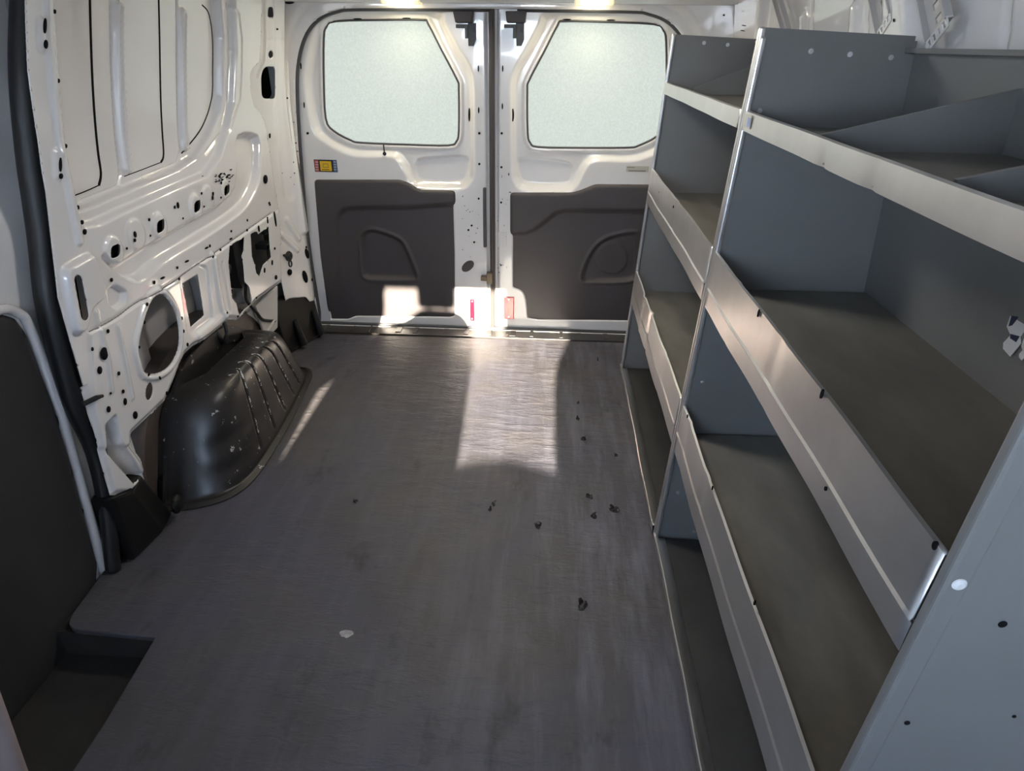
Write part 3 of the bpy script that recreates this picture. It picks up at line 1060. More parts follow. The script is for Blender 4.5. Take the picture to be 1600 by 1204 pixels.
recL = crom(pxmap(Dp, [(528, 520), (529, 420), (528, 350), (534, 332), (552, 325), (640, 324), (740, 326), (740, 420), (740, 520)]), 3)
deeL = crom(pxmap(Dp, [(567, 370), (578, 362), (592, 364), (622, 376), (634, 394), (645, 420), (648, 432), (640, 434), (590, 434), (572, 432), (568, 420), (567, 395)]), 3)
door_trim(DL, trimL, recL, deeL, None, 'L')
recR = pxmap(Dp, [(780, 366), (822, 364), (836, 358), (868, 333), (882, 329), (1080, 330), (1080, 530), (780, 530)])
deeR = crom(pxmap(Dp, [(912, 436), (916, 416), (926, 396), (940, 380), (960, 371), (988, 366), (995, 374), (994, 415), (990, 434), (960, 438), (930, 438)]), 3)
door_trim(DR, trimR, recR, deeR, pxmap(Dp, ell(957, 405, 24, 25, 0, 20)), 'R')

# details on the doors (children of their door)
def dbox(b, px0, py0, px1, py1, y0, y1, mi=0):
    (xa, za), (xb, zb) = Dp(px0, py0), Dp(px1, py1)
    return b.box(min(xa, xb), max(xa, xb), DOOR_Y - y1, DOOR_Y - y0, min(za, zb), max(za, zb), mi)


for root, pts in ((DL, (734, 466, 742, 501)), (DR, (787, 463, 803, 498))):
    r = dbox(MB(), *pts, 0.0, 0.006).build('reflector', RED, root, bevel=0.003)
    r['label'] = 'red reflector'
    sc = MB()
    for yy in (pts[1] + 4, pts[3] - 4):
        x, z = Dp((pts[0] + pts[2]) / 2, yy)
        sc.disc((x, DOOR_Y - 0.006, z), (0, -1, 0), 0.004, 0.002, 10)
    sc.build('screw', ALU2, r)
for root, s, cx0 in ((DL, 1, 727), (DR, 1, 801)):
    top = [Dp(cx0 - 17 if root is DL else cx0 - 10, 18), Dp(cx0 + 14 if root is DL else cx0 + 22, 18), Dp(cx0 + 12 if root is DL else cx0 + 20, 36), Dp(cx0 - 13 if root is DL else cx0 - 8, 36)]
    MB().prism([(x, DOOR_Y, z) for x, z in top], [(x, DOOR_Y - 0.05, z) for x, z in top]).build('latch_cover', TRIM, root, bevel=0.004)
    b = MB()
    k = cx0 + (8 if root is DL else 9)
    pl = [Dp(k - 4, 36), Dp(k + 9, 36), Dp(k + 9, 62), Dp(k + 5, 72), Dp(k - 3, 72)]
    b.prism([(x, DOOR_Y, z) for x, z in pl], [(x, DOOR_Y - 0.006, z) for x, z in pl])
    dbox(b, k - 8, 38, k - 3, 60, 0.004, 0.02)
    dbox(b, k - 22, 38, k - 5, 44, 0.004, 0.018)
    x, z = Dp(k + 3, 67)
    b.disc((x, DOOR_Y - 0.006, z), (0, -1, 0), 0.007, 0.006, 10)
    x, z = Dp(k + 5, 47)
    b.disc((x, DOOR_Y - 0.006, z), (0, -1, 0), 0.006, 0.006, 10)
    b.build('latch_bracket', SEALGREY, root, bevel=0.0015)
b = MB()
x, z = Dp(733, 413)
x2, z2 = Dp(729, 418)
pl = pxmap(Dp, ell(731, 415.5, 11, 7, -40, 20))
b.prism([(xx, DOOR_Y, zz) for xx, zz in pl], [(xx, DOOR_Y - 0.003, zz) for xx, zz in pl])
b.build('oval_plug', TRIM, DL)
b = MB()
dbox(b, 752, 429, 768, 436, 0.0, 0.03)
dbox(b, 761, 423, 771, 440, 0.004, 0.036)
b.build('latch', mat('bronze_latch', (0.10, 0.075, 0.05), 0.4, metal=0.5), DL, bevel=0.003)
b = MB()
dbox(b, 755, 292, 761, 385, 0.004, 0.02)
b.build('edge_guide', SEALGREY, DL, bevel=0.004)
b = MB()
(xa, za), (xb, zb) = Dp(600, 226, 0.02), Dp(601, 240)
b.tube([(xa, DOOR_Y + 0.012, za), (xb, DOOR_Y - 0.001, zb)], 0.003, 8)
b.disc((xb, DOOR_Y, zb), (0, -1, 0), 0.008, 0.003, 12)
b.build('demister_wire', RUBBER, DL)
# safety label: red, yellow, blue on a black ground, with tiny rows of marks
b = MB()
dbox(b, 490, 249, 528, 269, 0.0, 0.0012, 0)
dbox(b, 491, 250, 499, 268, 0.0012, 0.0016, 1)
dbox(b, 499.5, 251.5, 519, 267, 0.0012, 0.0016, 2)
dbox(b, 520, 250, 527, 268, 0.0012, 0.0016, 3)
dbox(b, 504, 255, 514, 262, 0.0016, 0.0019, 4)
dbox(b, 505.5, 256.5, 512.5, 260.5, 0.0019, 0.0021, 2)
dbox(b, 503, 264.2, 515, 265.4, 0.0016, 0.0019, 0)
for i in range(4):
    dbox(b, 493, 252 + i * 4, 497.5, 254 + i * 4, 0.0016, 0.0019, 5)
    dbox(b, 521.5, 252 + i * 4, 525.5, 253.6 + i * 4, 0.0016, 0.0019, 5)
MUSTARD = mat('label_mustard', (0.42, 0.26, 0.02), 0.4)
LFAINT = mat('label_faint_print', (0.45, 0.40, 0.42), 0.5)
o = b.build('safety_label', [LBLACK, LRED, YELLOW, LBLUE, MUSTARD, LFAINT], DL)
o['label'] = 'red, yellow and blue safety label'
b = MB()
dbox(b, 979, 259, 1013, 269, 0.0, 0.0012, 0)
dbox(b, 982, 265.5, 1009, 268, 0.0012, 0.0016, 1)
dbox(b, 980, 260.5, 992, 262, 0.0012, 0.0016, 1)
o = b.build('paper_label', [LCREAM, mat('label_print', (0.22, 0.21, 0.18), 0.6)], DR)
o['label'] = 'small cream printed label'
# stamped marks (small louvres) on the right door's closing edge
b = MB()
for i in range(4):
    dbox(b, 778 + i * 4, 362, 780 + i * 4, 385, 0.0, 0.003)
b.build('stamped_rib', WHITE, DR, bevel=0.001)
# centre seal between the doors
tag(MB().box(-0.012, 0.010, 2.848, 2.90, 0.0, 1.33).tube([(-0.001, 2.846, 0.0), (-0.001, 2.846, 1.32)], 0.008, 10).build('trim_3', mat('brown_grey_seal', (0.06, 0.05, 0.047), 0.5), bevel=0.002), kind='structure')

# ================================================================== WINDOWLESS RIGHT SIDE
def rw_x(z):
    return 0.955 - 0.05 * np.clip((np.asarray(z) - 1.15) / 0.3, 0, 1.2) ** 1.5


def WR(u, v, off=0.0):
    x = 0.94 - off
    for _ in range(5):
        p = un(u, v, 0, x)
        x = float(rw_x(p[2])) - off
    return (p[1], p[2])


def long_(p, dz):
    return [(p[0], p[1]), (p[0], p[1] + dz)]


rr = [stroke(long_(WR(1257, 33), -0.4), 0.016), stroke(long_(WR(1340, 15), -0.4), 0.018)]
rl = [stroke([WR(1270, -20), WR(1269, 20), WR(1268, 52), (WR(1268, 52)[0], 0.9)], 0.004), stroke([WR(1355, -20), WR(1354, 30), WR(1354, 60), (WR(1354, 60)[0], 0.9)], 0.004),
      stroke([WR(1578, -20), WR(1576, 10), WR(1572, 40), WR(1568, 78), (WR(1568, 78)[0], 0.9)], 0.005)]
rp = [poly([WR(1395, -40), WR(1437, -40), WR(1440, 70), (WR(1440, 70)[0], 0.8), (WR(1395, 70)[0], 0.8), WR(1395, 70)]), poly([WR(1160, -40), WR(1205, -40), WR(1195, 60), (WR(1195, 60)[0], .8), (WR(1155, 60)[0], .8), WR(1155, 60)])]


def rw_h(U, V):
    h = np.zeros(U.shape)
    for q in rr:
        h += 0.014 * step(q(U, V), 0.014)
    for q in rl:
        h -= 0.008 * step(q(U, V), 0.008)
    for q in rp:
        h += 0.03 * step(q(U, V), 0.03)
    return h


rdots = [pxmap(WR, ell(*e), 0.01) for e in [(1414, 32, 1.6, 3), (1154, 14, 3, 9), (1447, 18, 1.6, 3), (1448, 55, 1.6, 14), (1448, 69, 2, 3), (1132, 24, 1.5, 1.5), (1172, 40, 4, .8, 10), (1170, 48, 4, .8, 10)]]
tag(sheet('wall_right', -0.6, 2.84, -0.02, 1.45, 0.009, None, rw_h, lambda U, V, H: (rw_x(V) - H, U, V), [WHITE, HOLE], dots=rdots), kind='structure')
tag(MB().box(0.985, 0.995, -0.95, 2.87, -0.05, 1.45).build('wall_right_outer', WHITE_DULL), kind='structure')


def bracket(label, u0, v0, u1, v1, w, foot):
    """perforated mounting strap running down the side wall behind the racking"""
    (ya, za), (yb, zb) = WR(u0, v0, 0.02), WR(u1, v1, 0.02)
    top = Vector((float(rw_x(za)) - 0.02, ya, za))
    bot = Vector((float(rw_x(zb)) - 0.02, yb, zb))
    d = (bot - top)
    L = d.length
    d.normalize()
    s = Vector((0, 1, 0))
    s = (s - d * s.dot(d)).normalized()
    nrm = d.cross(s)
    if nrm.x > 0:
        nrm = -nrm
    root = empty('mounting_bracket', bot, label, 'bracket', 'perforated mounting brackets on the right wall')
    b = MB()
    hw = w / 2

    def slab(c0, c1, a0, a1, t0, t1):
        vs = [top + d * x + s * y + nrm * t for x in (c0, c1) for y in (a0, a1) for t in (t0, t1)]
        b.add(vs, [(0, 1, 3, 2), (4, 6, 7, 5), (0, 4, 5, 1), (2, 3, 7, 6), (0, 2, 6, 4), (1, 5, 7, 3)])
    # strap with real gaps: rails and rungs
    slab(0, L, -hw, -hw * 0.3, 0, 0.003)
    slab(0, L, hw * 0.3, hw, 0, 0.003)
    k = 0.0
    while k < L:
        slab(k, min(k + 0.014, L), -hw * 0.3, hw * 0.3, 0, 0.003)
        k += 0.026
    slab(0, L, -hw - 0.003, -hw, 0, 0.014)
    slab(0, L, hw, hw + 0.003, 0, 0.014)
    b.build('strap', WHITE_DULL, root)
    if foot:
        b = MB()
        fw = w * 0.55
        slab(L - 0.004, L, -fw, fw, 0, 0.012)
        for i in range(5):
            a = -fw + i * (2 * fw - 0.006) / 4
            slab(L - 0.004, L + 0.014, a, a + 0.006, 0.009, 0.012)
        slab(L + 0.012, L + 0.016, -fw, fw, 0.009, 0.012)
        b.build('slotted_foot', WHITE, root)
    return root


bracket('narrow perforated bracket on the right wall, above the far racking unit', 1210, -30, 1234, 52, 0.035, False)
bracket('wide perforated bracket with slotted foot, middle of the three on the right wall', 1375, -30, 1389, 36, 0.06, True)
bracket('wide perforated bracket with slotted foot above the racking, nearest the camera', 1458, -30, 1473, 48, 0.065, True)

# ================================================================== SLIDING DOOR, WEATHERSTRIP
door3 = empty('door_3', (-0.88, 0.8, -0.05), kind='structure')
sd_trim = [(0.25, -0.11), (1.13, -0.11), (1.15, -0.03), (1.178, 0.02), (1.209, 0.30), (1.222, 0.46), (1.222, 0.64), (1.208, 0.682), (1.18, 0.704), (1.10, 0.708), (0.25, 0.712)]
P_sd = poly(sd_trim)
sheet('door_skin', 0.05, 1.43, -0.09, 1.40, 0.012, None,
      lambda U, V: -0.02 * step(stroke([(0.2, 1.0), (1.30, 1.0)], 0.12)(U, V), 0.1),
      lambda U, V, H: (-0.872 + 0.6 * 0.06 * np.clip((V - 0.95) / 0.4, 0, 1.3) ** 1.5 + H, U, V), [WHITE, HOLE], door3)
sheet('trim_panel', 0.24, 1.25, -0.12, 0.72, 0.012, P_sd, lambda U, V: 0.010 * (1 - np.exp(-np.clip(-P_sd(U, V), 0, 1) / 0.008)),
      lambda U, V, H: (-0.872 + H, U, V), [DOORTRIM], door3, (), 0.003)
# white edge strip round the trim
es = crom([(0.6, 0.718), (1.10, 0.716), (1.18, 0.714), (1.215, 0.692), (1.231, 0.65), (1.231, 0.46), (1.218, 0.30), (1.188, 0.02), (1.176, -0.01)], 5, False)
MB().tube([(-0.866, y, z) for y, z in es], 0.011, 10).build('edge_strip', WHITE, door3, smooth=True)

seal_px = [(21, -60), (21, 0), (28, 110), (43, 220), (55, 300), (66, 382), (75, 465), (94, 547), (118, 630), (150, 705), (167, 787), (173, 850), (177, 890)]
sp = [un(u, v, 0, -0.835) for u, v in seal_px]
sp = crom([tuple(q) for q in sp], 5, False)
sp = [(x + 0.7 * (float(wall_x(z)) + 0.80), y, z) for x, y, z in sp]
sp = [q for q in sp if q[2] > 0.0]
r_seal = [0.026 if q[2] > 0.5 else 0.026 - 0.008 * (0.5 - q[2]) / 0.5 for q in sp]
tag(MB().tube(sp, r_seal, 14).build('weatherstrip', RUBBER, smooth=True), 'thick black rubber weatherstrip down the rear edge of the side door opening', 'weatherstrip')
# little black clip poking out from the weatherstrip
c0 = un(137, 628, 0, -0.80)
tag(MB().tube([(-0.805, c0[1] - 0.01, c0[2]), (-0.79, c0[1] + 0.02, c0[2] + 0.002), (-0.787, c0[1] + 0.035, c0[2] - 0.002)], [0.006, 0.006, 0.004], 8).build('clip', RUBBER), 'small black clip poking from the weatherstrip edge, low on the white panel', 'clip')
# pale post trim close to the camera
gp = crom([(-0.866, 0.70, 0.44), (-0.80, 0.70, 0.43), (-0.738, 0.70, 0.34), (-0.720, 0.70, 0.22), (-0.728, 0.70, 0.13), (-0.750, 0.70, -0.03), (-0.758, 0.70, -0.089)], 5, False)
tag(MB().tube(gp, 0.021, 14).build('grab_handle', PALEPINK, smooth=True),
    'pale pinkish plastic grab handle by the dark side door and step well', 'handle')

# ================================================================== WHEEL ARCH COVER
def arch_cover():
    base = [(-0.885, 1.435), (-0.82, 1.430), (-0.735, 1.455), (-0.675, 1.505), (-0.648, 1.60), (-0.652, 1.80), (-0.668, 2.00), (-0.690, 2.18), (-0.705, 2.28), (-0.735, 2.335), (-0.79, 2.35), (-0.845, 2.345)]
    top = [(-0.850, 1.650), (-0.815, 1.650), (-0.775, 1.660), (-0.735, 1.685), (-0.718, 1.730), (-0.716, 1.82), (-0.720, 1.90), (-0.726, 1.98), (-0.735, 2.04), (-0.755, 2.075), (-0.80, 2.085), (-0.845, 2.085)]
    NS = 26
    bs, ts = crom(base, NS, False), crom(top, NS, False)
    n = len(bs)
    # grooves: where along the outline, and depth
    prof = [(0.0, 0.0), (0.0, 0.02), (0.08, 0.028), (0.13, 0.06), (0.22, 0.20), (0.34, 0.40), (0.46, 0.60), (0.56, 0.76), (0.65, 0.87), (0.76, 0.945), (0.88, 0.985), (1.0, 1.0)]
    prof = [(float(a), float(max(0, z))) for a, z in crom(prof, 4, False)]
    ZT = 0.285
    V, F = [], []
    cen = [np.array([-0.80, min(max(t[1], 1.74), 2.0)]) for t in ts]
    rows = []
    for (a, zz) in prof:
        row = []
        for i in range(n):
            p0, p1 = np.array(bs[i]), np.array(ts[i])
            p = p0 + (p1 - p0) * a
            tdir = np.array(bs[min(i + 1, n - 1)]) - np.array(bs[max(i - 1, 0)])
            tdir /= np.linalg.norm(tdir)
            nin = np.array([-tdir[1], tdir[0]])
            y = bs[i][1]
            g = 0.0
            if i > NS * 3.6 and i < NS * 9:
                for gy, z0, z1 in ((1.70, 0.10, 1.1), (1.84, 0.10, 1.1), (1.975, 0.10, 1.1), (2.11, 0.10, 1.1), (2.21, 0.1, 1.1)):
                    g = max(g, math.exp(-((y - gy) / 0.0055) ** 2) * (0.75 if z0 < zz < z1 else 0))
            if NS * 1.8 < i < NS * 5:
                # two short curved flutes at the near corner
                for zc in (0.22, 0.50):
                    k = (zz - zc)
                    g = max(g, 0.9 * math.exp(-(k / 0.07) ** 2) * math.exp(-((i - NS * 3.4) / (NS * 0.9)) ** 2))
            p = p + nin * 0.011 * g
            zo = 0.004 * g * (1 if zz > 0.9 else 0)
            row.append((p[0], p[1], zz * ZT * (1 - 0.08 * max(0, (y - 1.9)) ) - zo))
        rows.append(row)
    for s in (0.35, 0.7, 1.0):
        rows.append([(t[0] + (c[0] - t[0]) * s, t[1] + (c[1] - t[1]) * s * 0.9, ZT + 0.004 * s) for t, c in zip(ts, cen)])
    for r in rows:
        V += r
    for r in range(len(rows) - 1):
        for i in range(n - 1):
            F.append((r * n + i, r * n + i + 1, (r + 1) * n + i + 1, (r + 1) * n + i))
    root = empty('wheel_arch_cover', (-0.74, 1.89, 0.0), 'scuffed black plastic wheel arch cover with ribbed side on the floor', 'wheel arch')
    o = MB().add(V, F).build('shell', ARCH, root, smooth=True, subsurf=1)
    # base flange lying on the floor, with worn pale edge
    fl = [(x - 0.012, y) for x, y in bs]
    out = []
    for i in range(n):
        t = np.array(bs[min(i + 1, n - 1)]) - np.array(bs[max(i - 1, 0)])
        t /= np.linalg.norm(t)
        out.append((bs[i][0] + t[1] * 0.016, bs[i][1] - t[0] * 0.016))
    b = MB()
    for i in range(n - 1):
        b.prism([(*bs[i], 0.001), (*bs[i + 1], 0.001), (*out[i + 1], 0.001), (*out[i], 0.001)],
                [(*bs[i], 0.011), (*bs[i + 1], 0.011), (*out[i + 1], 0.005), (*out[i], 0.005)])
    b.build('flange', ARCH_RIM, root)
    # upstand against the body side
    b = MB()
    yy = crom([(1.44, 0.0), (1.50, 0.12), (1.58, 0.24), (1.66, 0.315), (1.76, 0.345), (1.90, 0.352), (2.02, 0.33), (2.12, 0.27), (2.22, 0.17), (2.33, 0.0)], 4, False)
    for i in range(len(yy) - 1):
        (y0, z0), (y1, z1) = yy[i], yy[i + 1]
        f = lambda y, z: (y, max(0.0, z - 0.05))
        b.add([(-0.842, y0, max(0, z0 - 0.06)), (-0.842, y1, max(0, z1 - 0.06)), (-0.842, y1, z1), (-0.842, y0, z0), (-0.85, y0, z0), (-0.85, y1, z1), (-0.85, y1, 0), (-0.85, y0, 0)],
              [(0, 1, 2, 3), (3, 2, 5, 4), (4, 5, 6, 7)])
    b.build('back_rim', ARCH_RIM, root, smooth=False)
    return root


arch_cover()
# loop of black wire standing on the arch
q = Vector(un(345, 518, 0, -0.835))
cl = [(q.x + 0.020 * math.cos(t), q.y + 0.008 * math.sin(t * 2), q.z + 0.040 * math.sin(t)) for t in [6.283 * k / 22 for k in range(22)]]
b = MB().tube(cl, 0.0065, 8, closed=True)
b.tube([(q.x - 0.018, q.y, q.z + 0.015), (q.x - 0.004, q.y - 0.01, q.z - 0.01), (q.x + 0.004, q.y, q.z - 0.04)], 0.006, 8)
tag(b.build('wire_loop', RUBBER, smooth=True), 'loop of black wire sticking up behind the top of the wheel arch cover', 'wire')
# bent metal tongue behind the arch
q0, q1 = un(414, 521, 0, -0.80), un(428, 500, 0, -0.80)
tag(MB().prism([(-0.80, q0[1], q0[2]), (-0.80, q1[1], q1[2]), (-0.795, q1[1] + 0.012, q1[2]), (-0.795, q0[1] + 0.02, q0[2])],
               [(-0.803, q0[1], q0[2]), (-0.803, q1[1], q1[2]), (-0.798, q1[1] + 0.012, q1[2]), (-0.798, q0[1] + 0.02, q0[2])])
    .build('metal_tongue', WHITE_DULL), 'thin pale metal tongue pointing up behind the far end of the wheel arch', 'metal strip')

# ================================================================== RACKING
def xf(z):
    return 0.5735 + 0.0503 * z


def xb(z):
    return min(0.921 + (1.22 - z) * 0.06, 0.952)


def racking(label, y0, y1, ztop, dents, dividers, first):
    root = empty('shelving_unit', (0.75, (y0 + y1) / 2, 0.0), label, 'shelving', 'grey steel racking units')
    # end panels with hemmed front edges
    for k, y in enumerate((y0, y1)):
        ya, yb2 = (y, y + 0.003) if k == 0 else (y - 0.003, y)
        prof = [(xf(0.0), 0.001), (xf(ztop), ztop), (xb(ztop), ztop - 0.012), (xb(0.7), 0.7), (xb(0.0), 0.001)]
        pn = MB().prism([(x, ya, z) for x, z in prof], [(x, yb2, z) for x, z in prof]).build('end_panel', GREYSTEEL, root)
        hy0, hy1 = (ya - 0.002, ya + 0.013) if k == 0 else (yb2 - 0.013, yb2 + 0.0005)
        wd = 0.020 if first and k == 0 else 0.009
        pr = [(xf(0.0) - 0.003, 0.002), (xf(ztop) - 0.003, ztop + 0.001), (xf(ztop) + wd, ztop + 0.001), (xf(0.0) + wd, 0.002)]
        MB().prism([(x, hy0, z) for x, z in pr], [(x, hy1, z) for x, z in pr]).build('hem', GREYSTEEL if first and k == 0 else ALU, pn, bevel=0.004, segs=3)
    # back panel
    zs = [0.001, 0.7, ztop - 0.02]
    MB().prism([(xb(z), y0, z) for z in zs] + [(xb(z) + 0.004, y0, z) for z in zs[::-1]],
               [(xb(z), y1, z) for z in zs] + [(xb(z) + 0.004, y1, z) for z in zs[::-1]]).build('back_panel', GREYSTEEL, root)
    b = MB()
    b.box(xb(ztop - 0.02) - 0.02, xb(ztop - 0.02), y0 + 0.004, y1 - 0.004, ztop - 0.024, ztop - 0.016)
    b.build('top_hem', GREYSTEEL, root)
    # shelves
    for si, (zt, zf, zb_) in enumerate(((1.094, 1.066, 1.0605), (0.813, 0.731, 0.691), (0.431, 0.352, 0.300), (0.032, 0.012, 0.002))):
        ya, yb2 = y0 + 0.0125, y1 - 0.0125
        fx = xf(zf)
        th = 0.003
        s = MB().prism([(fx, ya, zf), (xb(zf), ya, zf), (xb(zf), ya, zf - th), (fx, ya, zf - th)],
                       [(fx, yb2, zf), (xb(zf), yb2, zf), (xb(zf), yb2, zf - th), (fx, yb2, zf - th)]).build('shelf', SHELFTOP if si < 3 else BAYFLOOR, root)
        # the turned-up and turned-down front edge, with its dents
        ny = 60
        if si == 0:
            rows = [(xf(zb_) + 0.006, zb_ + 0.001), (xf(zb_) - 0.002, zb_), (xf(zf) - 0.002, zf + 0.004), (xf(zt) - 0.002, zt), (xf(zt) + 0.004, zt + 0.001), (xf(zt) + 0.006, zt - 0.003)]
        elif si == 3:
            rows = [(xf(0) - 0.003, 0.001), (xf(0) - 0.005, 0.030), (xf(0) - 0.003, 0.032), (xf(0) + 0.002, 0.031), (xf(0) + 0.004, 0.014), (xf(0) + 0.026, 0.0135)]
        else:
            rows = [(xf(zb_) + 0.006, zb_ + 0.001), (xf(zb_) - 0.001, zb_), (xf(zf) - 0.002, zf - 0.004), (xf(zf) - 0.0045, zf), (xf(zf) - 0.002, zf + 0.004), (xf(zt) - 0.002, zt), (xf(zt) + 0.002, zt + 0.0008), (xf(zt) + 0.003, zt - 0.003)]
        V, F = [], []
        for j in range(ny + 1):
            y = ya + (yb2 - ya) * j / ny
            wob = 0.0012 * math.sin(7 * y + si * 2) + 0.0008 * math.sin(19 * y + si)
            for r, (x, z) in enumerate(rows):
                dd = sum(d * math.exp(-((y - dy) / 0.014) ** 2) for (ds, dy, d) in dents if ds == si)
                k = (1.0 if r >= 4 else 0.5) if si else max(0, 1 - r / 4)
                V.append((x + wob + dd * k, y, z))
        nr = len(rows)
        for j in range(ny):
            for r in range(nr - 1):
                F.append((j * nr + r, (j + 1) * nr + r, (j + 1) * nr + r + 1, j * nr + r + 1))
        o = MB().add(V, F).build('front_lip', ALU, s, smooth=True)
        o.data.set_sharp_from_angle(angle=math.radians(22))
        md = o.modifiers.new('gauge', 'SOLIDIFY')
        md.thickness = 0.0015
        md.offset = 0
        o['label'] = 'bright folded metal front lip'
    for (y, xa, za, xe, ze) in dividers:
        prof = [(xa, 1.067), (xa, za), (xe, ze), (xe, 1.067)]
        d = MB().prism([(x, y, z) for x, z in prof], [(x, y + 0.003, z) for x, z in prof])
        d.prism([(xa, y - 0.002, za - 0.006), (xa, y - 0.002, za + 0.001), (xe, y - 0.002, ze + 0.001), (xe, y - 0.002, ze - 0.006)],
                [(xa, y + 0.005, za - 0.006), (xa, y + 0.005, za + 0.001), (xe, y + 0.005, ze + 0.001), (xe, y + 0.005, ze - 0.006)])
        d.build('divider', GREYSTEEL, root)
    return root


YF, YM, YN = 2.454, 1.403, 0.4425
far_u = racking('grey steel racking unit standing farther away, next to the rear doors', YM + 0.004, YF, 1.238,
                [(1, 1.9, 0.002), (2, 2.0, 0.006), (2, 2.16, -0.005), (2, 1.7, 0.002)], [(2.30, 0.70, 1.085, 0.92, 1.175)], False)
near_u = racking('grey steel racking unit in front, with dented top lip and open shelves', YN, YM - 0.001, 1.222,
                 [(0, 0.955, 0.005), (0, 0.80, 0.005), (1, 1.19, 0.0015), (1, 0.93, 0.0015), (2, 1.31, 0.002), (2, 1.1, 0.002)],
                 [(1.066, 0.655, 1.088, 0.935, 1.158), (0.705, 0.665, 1.088, 0.938, 1.150)], True)


def bolt(u, v, yv, root, r=0.006, name='bolt'):
    p = un(u, v, 1, yv)
    MB().disc((p[0], yv - 0.0005, p[2]), (0, -1, 0), r, 0.004, 6).disc((p[0], yv, p[2]), (0, -1, 0), r * 1.5, 0.0012, 14).build(name, ALU2, root)


for u, v in ((1267, 80), (1328, 85), (1392, 90), (1187, 173), (1097, 597), (1059, 769), (1085, 830)):
    bolt(u, v, YM - 0.004, near_u, 0.0032)
for u, v in ((1100, 67), (1137, 70)):
    bolt(u, v, YF - 0.003, far_u, 0.004)
# white push-in button and dark holes on the near end panel
p = un(1497, 910, 1, YN)
MB().disc((p[0], YN, p[2]), (0, -1, 0), 0.0075, 0.003, 18, 0.006).disc((p[0], YN - 0.003, p[2]), (0, -1, 0), 0.006, 0.002, 18, 0.003).build('button', LWHITE, near_u, smooth=False)
near_u.children[-1]['label'] = 'round white button'
for u, v, r in ((1517, 878, 0.004), (1566, 974, 0.004), (1417, 1128, 0.003), (1584, 1118, 0.002)):
    p = un(u, v, 1, YN)
    MB().disc((p[0], YN - 0.0004, p[2]), (0, -1, 0), r, 0.0006, 12).build('drilled_hole', HOLE, near_u)
# oval fixing slots in the lips
def lip_mark(u, v, ry, rz, z_, root):
    x = xf(z_)
    for _ in range(4):
        q = un(u, v, 0, x - 0.004)
        x = xf(q[2])
    y, z = q[1], q[2]
    return [(xf(z + rz * math.sin(t)) - 0.0048, y + ry * math.cos(t), z + rz * math.sin(t)) for t in [6.283 * k / 12 for k in range(12)]]


for root, lst in ((near_u, ((1461, 852, 0.0035, 0.0045), (1185, 489, 0.003, 0.007), (1284, 615, 0.003, 0.007), (1290, 763, 0.0025, 0.003), (1074, 650, 0.003, 0.005), (1113, 762, 0.0025, 0.005), (1179, 941, 0.0025, 0.005))),
                  (far_u, ((1052, 323, 0.003, 0.004), (1030, 300, 0.003, 0.003)))):
    for u, v, ry, rz in lst:
        ring = lip_mark(u, v, ry, rz, 0.7, root)
        MB().prism(ring, [(x + 0.002, y, z) for x, y, z in ring]).build('fixing_slot', HOLE, root)

# stickers on the racking
q0 = un(1165, 181, 0, xf(1.08) - 0.004)
b = MB()
zc = 1.079
ys = YM - 0.075
b.box(xf(zc) - 0.0052, xf(zc) - 0.0044, ys, ys + 0.040, zc - 0.011, zc + 0.012, 0)
b.box(xf(zc) - 0.0057, xf(zc) - 0.0050, ys + 0.004, ys + 0.02, zc - 0.008, zc + 0.008, 1)
tag(b.build('sticker', [LCREAM, mat('sticker_blue', (0.25, 0.32, 0.62), 0.4)]), 'little blue and cream sticker on the top lip next to the middle upright', 'sticker')
q = un(1586, 524, 0, 0.945)
X0 = xb(q[2]) - 0.0005
b = MB()
pts = [(-0.022, 0.030), (0.004, 0.036), (0.020, 0.030), (0.014, 0.004), (0.020, -0.004), (0.010, -0.030), (-0.010, -0.026), (-0.014, -0.018), (-0.006, -0.002), (-0.020, 0.006)]
b.prism([(X0, q[1] - a, q[2] + c) for a, c in pts], [(X0 - 0.001, q[1] - a, q[2] + c) for a, c in pts], 0)
for pl in ([(-0.018, 0.024), (-0.004, 0.028), (-0.010, 0.012), (-0.016, 0.008)], [(-0.006, 0.0), (0.012, 0.004), (0.010, -0.006), (-0.004, -0.006)]):
    b.prism([(X0 - 0.001, q[1] - a, q[2] + c) for a, c in pl], [(X0 - 0.0016, q[1] - a, q[2] + c) for a, c in pl], 1)
b.prism([(X0, q[1] - 0.03 - a * 0.4, q[2] - 0.01 + c * 0.5) for a, c in pts], [(X0 - 0.001, q[1] - 0.03 - a * 0.4, q[2] - 0.01 + c * 0.5) for a, c in pts], 0)
tag(b.build('torn_label', [LWHITE, mat('label_navy', (0.02, 0.03, 0.08), 0.5)]), 'torn white paper label stuck on the grey back panel of the near racking', 'label')

# ================================================================== LAMPS
def lamp(x, label):
    root = empty('cargo_lamp', (x, 2.775, 1.352), label, 'lamp', 'lit cargo lamps over the rear doors')
    MB().box(x - 0.072, x + 0.072, 2.735, 2.815, 1.332, 1.358).build('housing', CLEAR, root, bevel=0.006, segs=3)
    MB().box(x - 0.040, x + 0.040, 2.725, 2.80, 1.326, 1.346).build('lens', LAMPON, root, bevel=0.008, segs=3)
    ld = bpy.data.lights.new('lamp_light', 'AREA')
    ld.shape = 'RECTANGLE'
    ld.size, ld.size_y = 0.10, 0.06
    ld.energy = 2.2
    ld.color = (1.0, 0.88, 0.66)
    lo = bpy.data.objects.new('lamp_light', ld)
    COL.objects.link(lo)
    lo.parent = root
    lo.location = (0, -0.015, -0.032)
    lo.rotation_euler = (math.radians(-25), 0, 0)
    return root


lamp(un(628, 4, 1, 2.775)[0], 'lit cargo lamp on the header, above the window with the safety label below')
lamp(un(928, 5, 1, 2.775)[0], 'lit cargo lamp on the header, above the window partly hidden by racking')

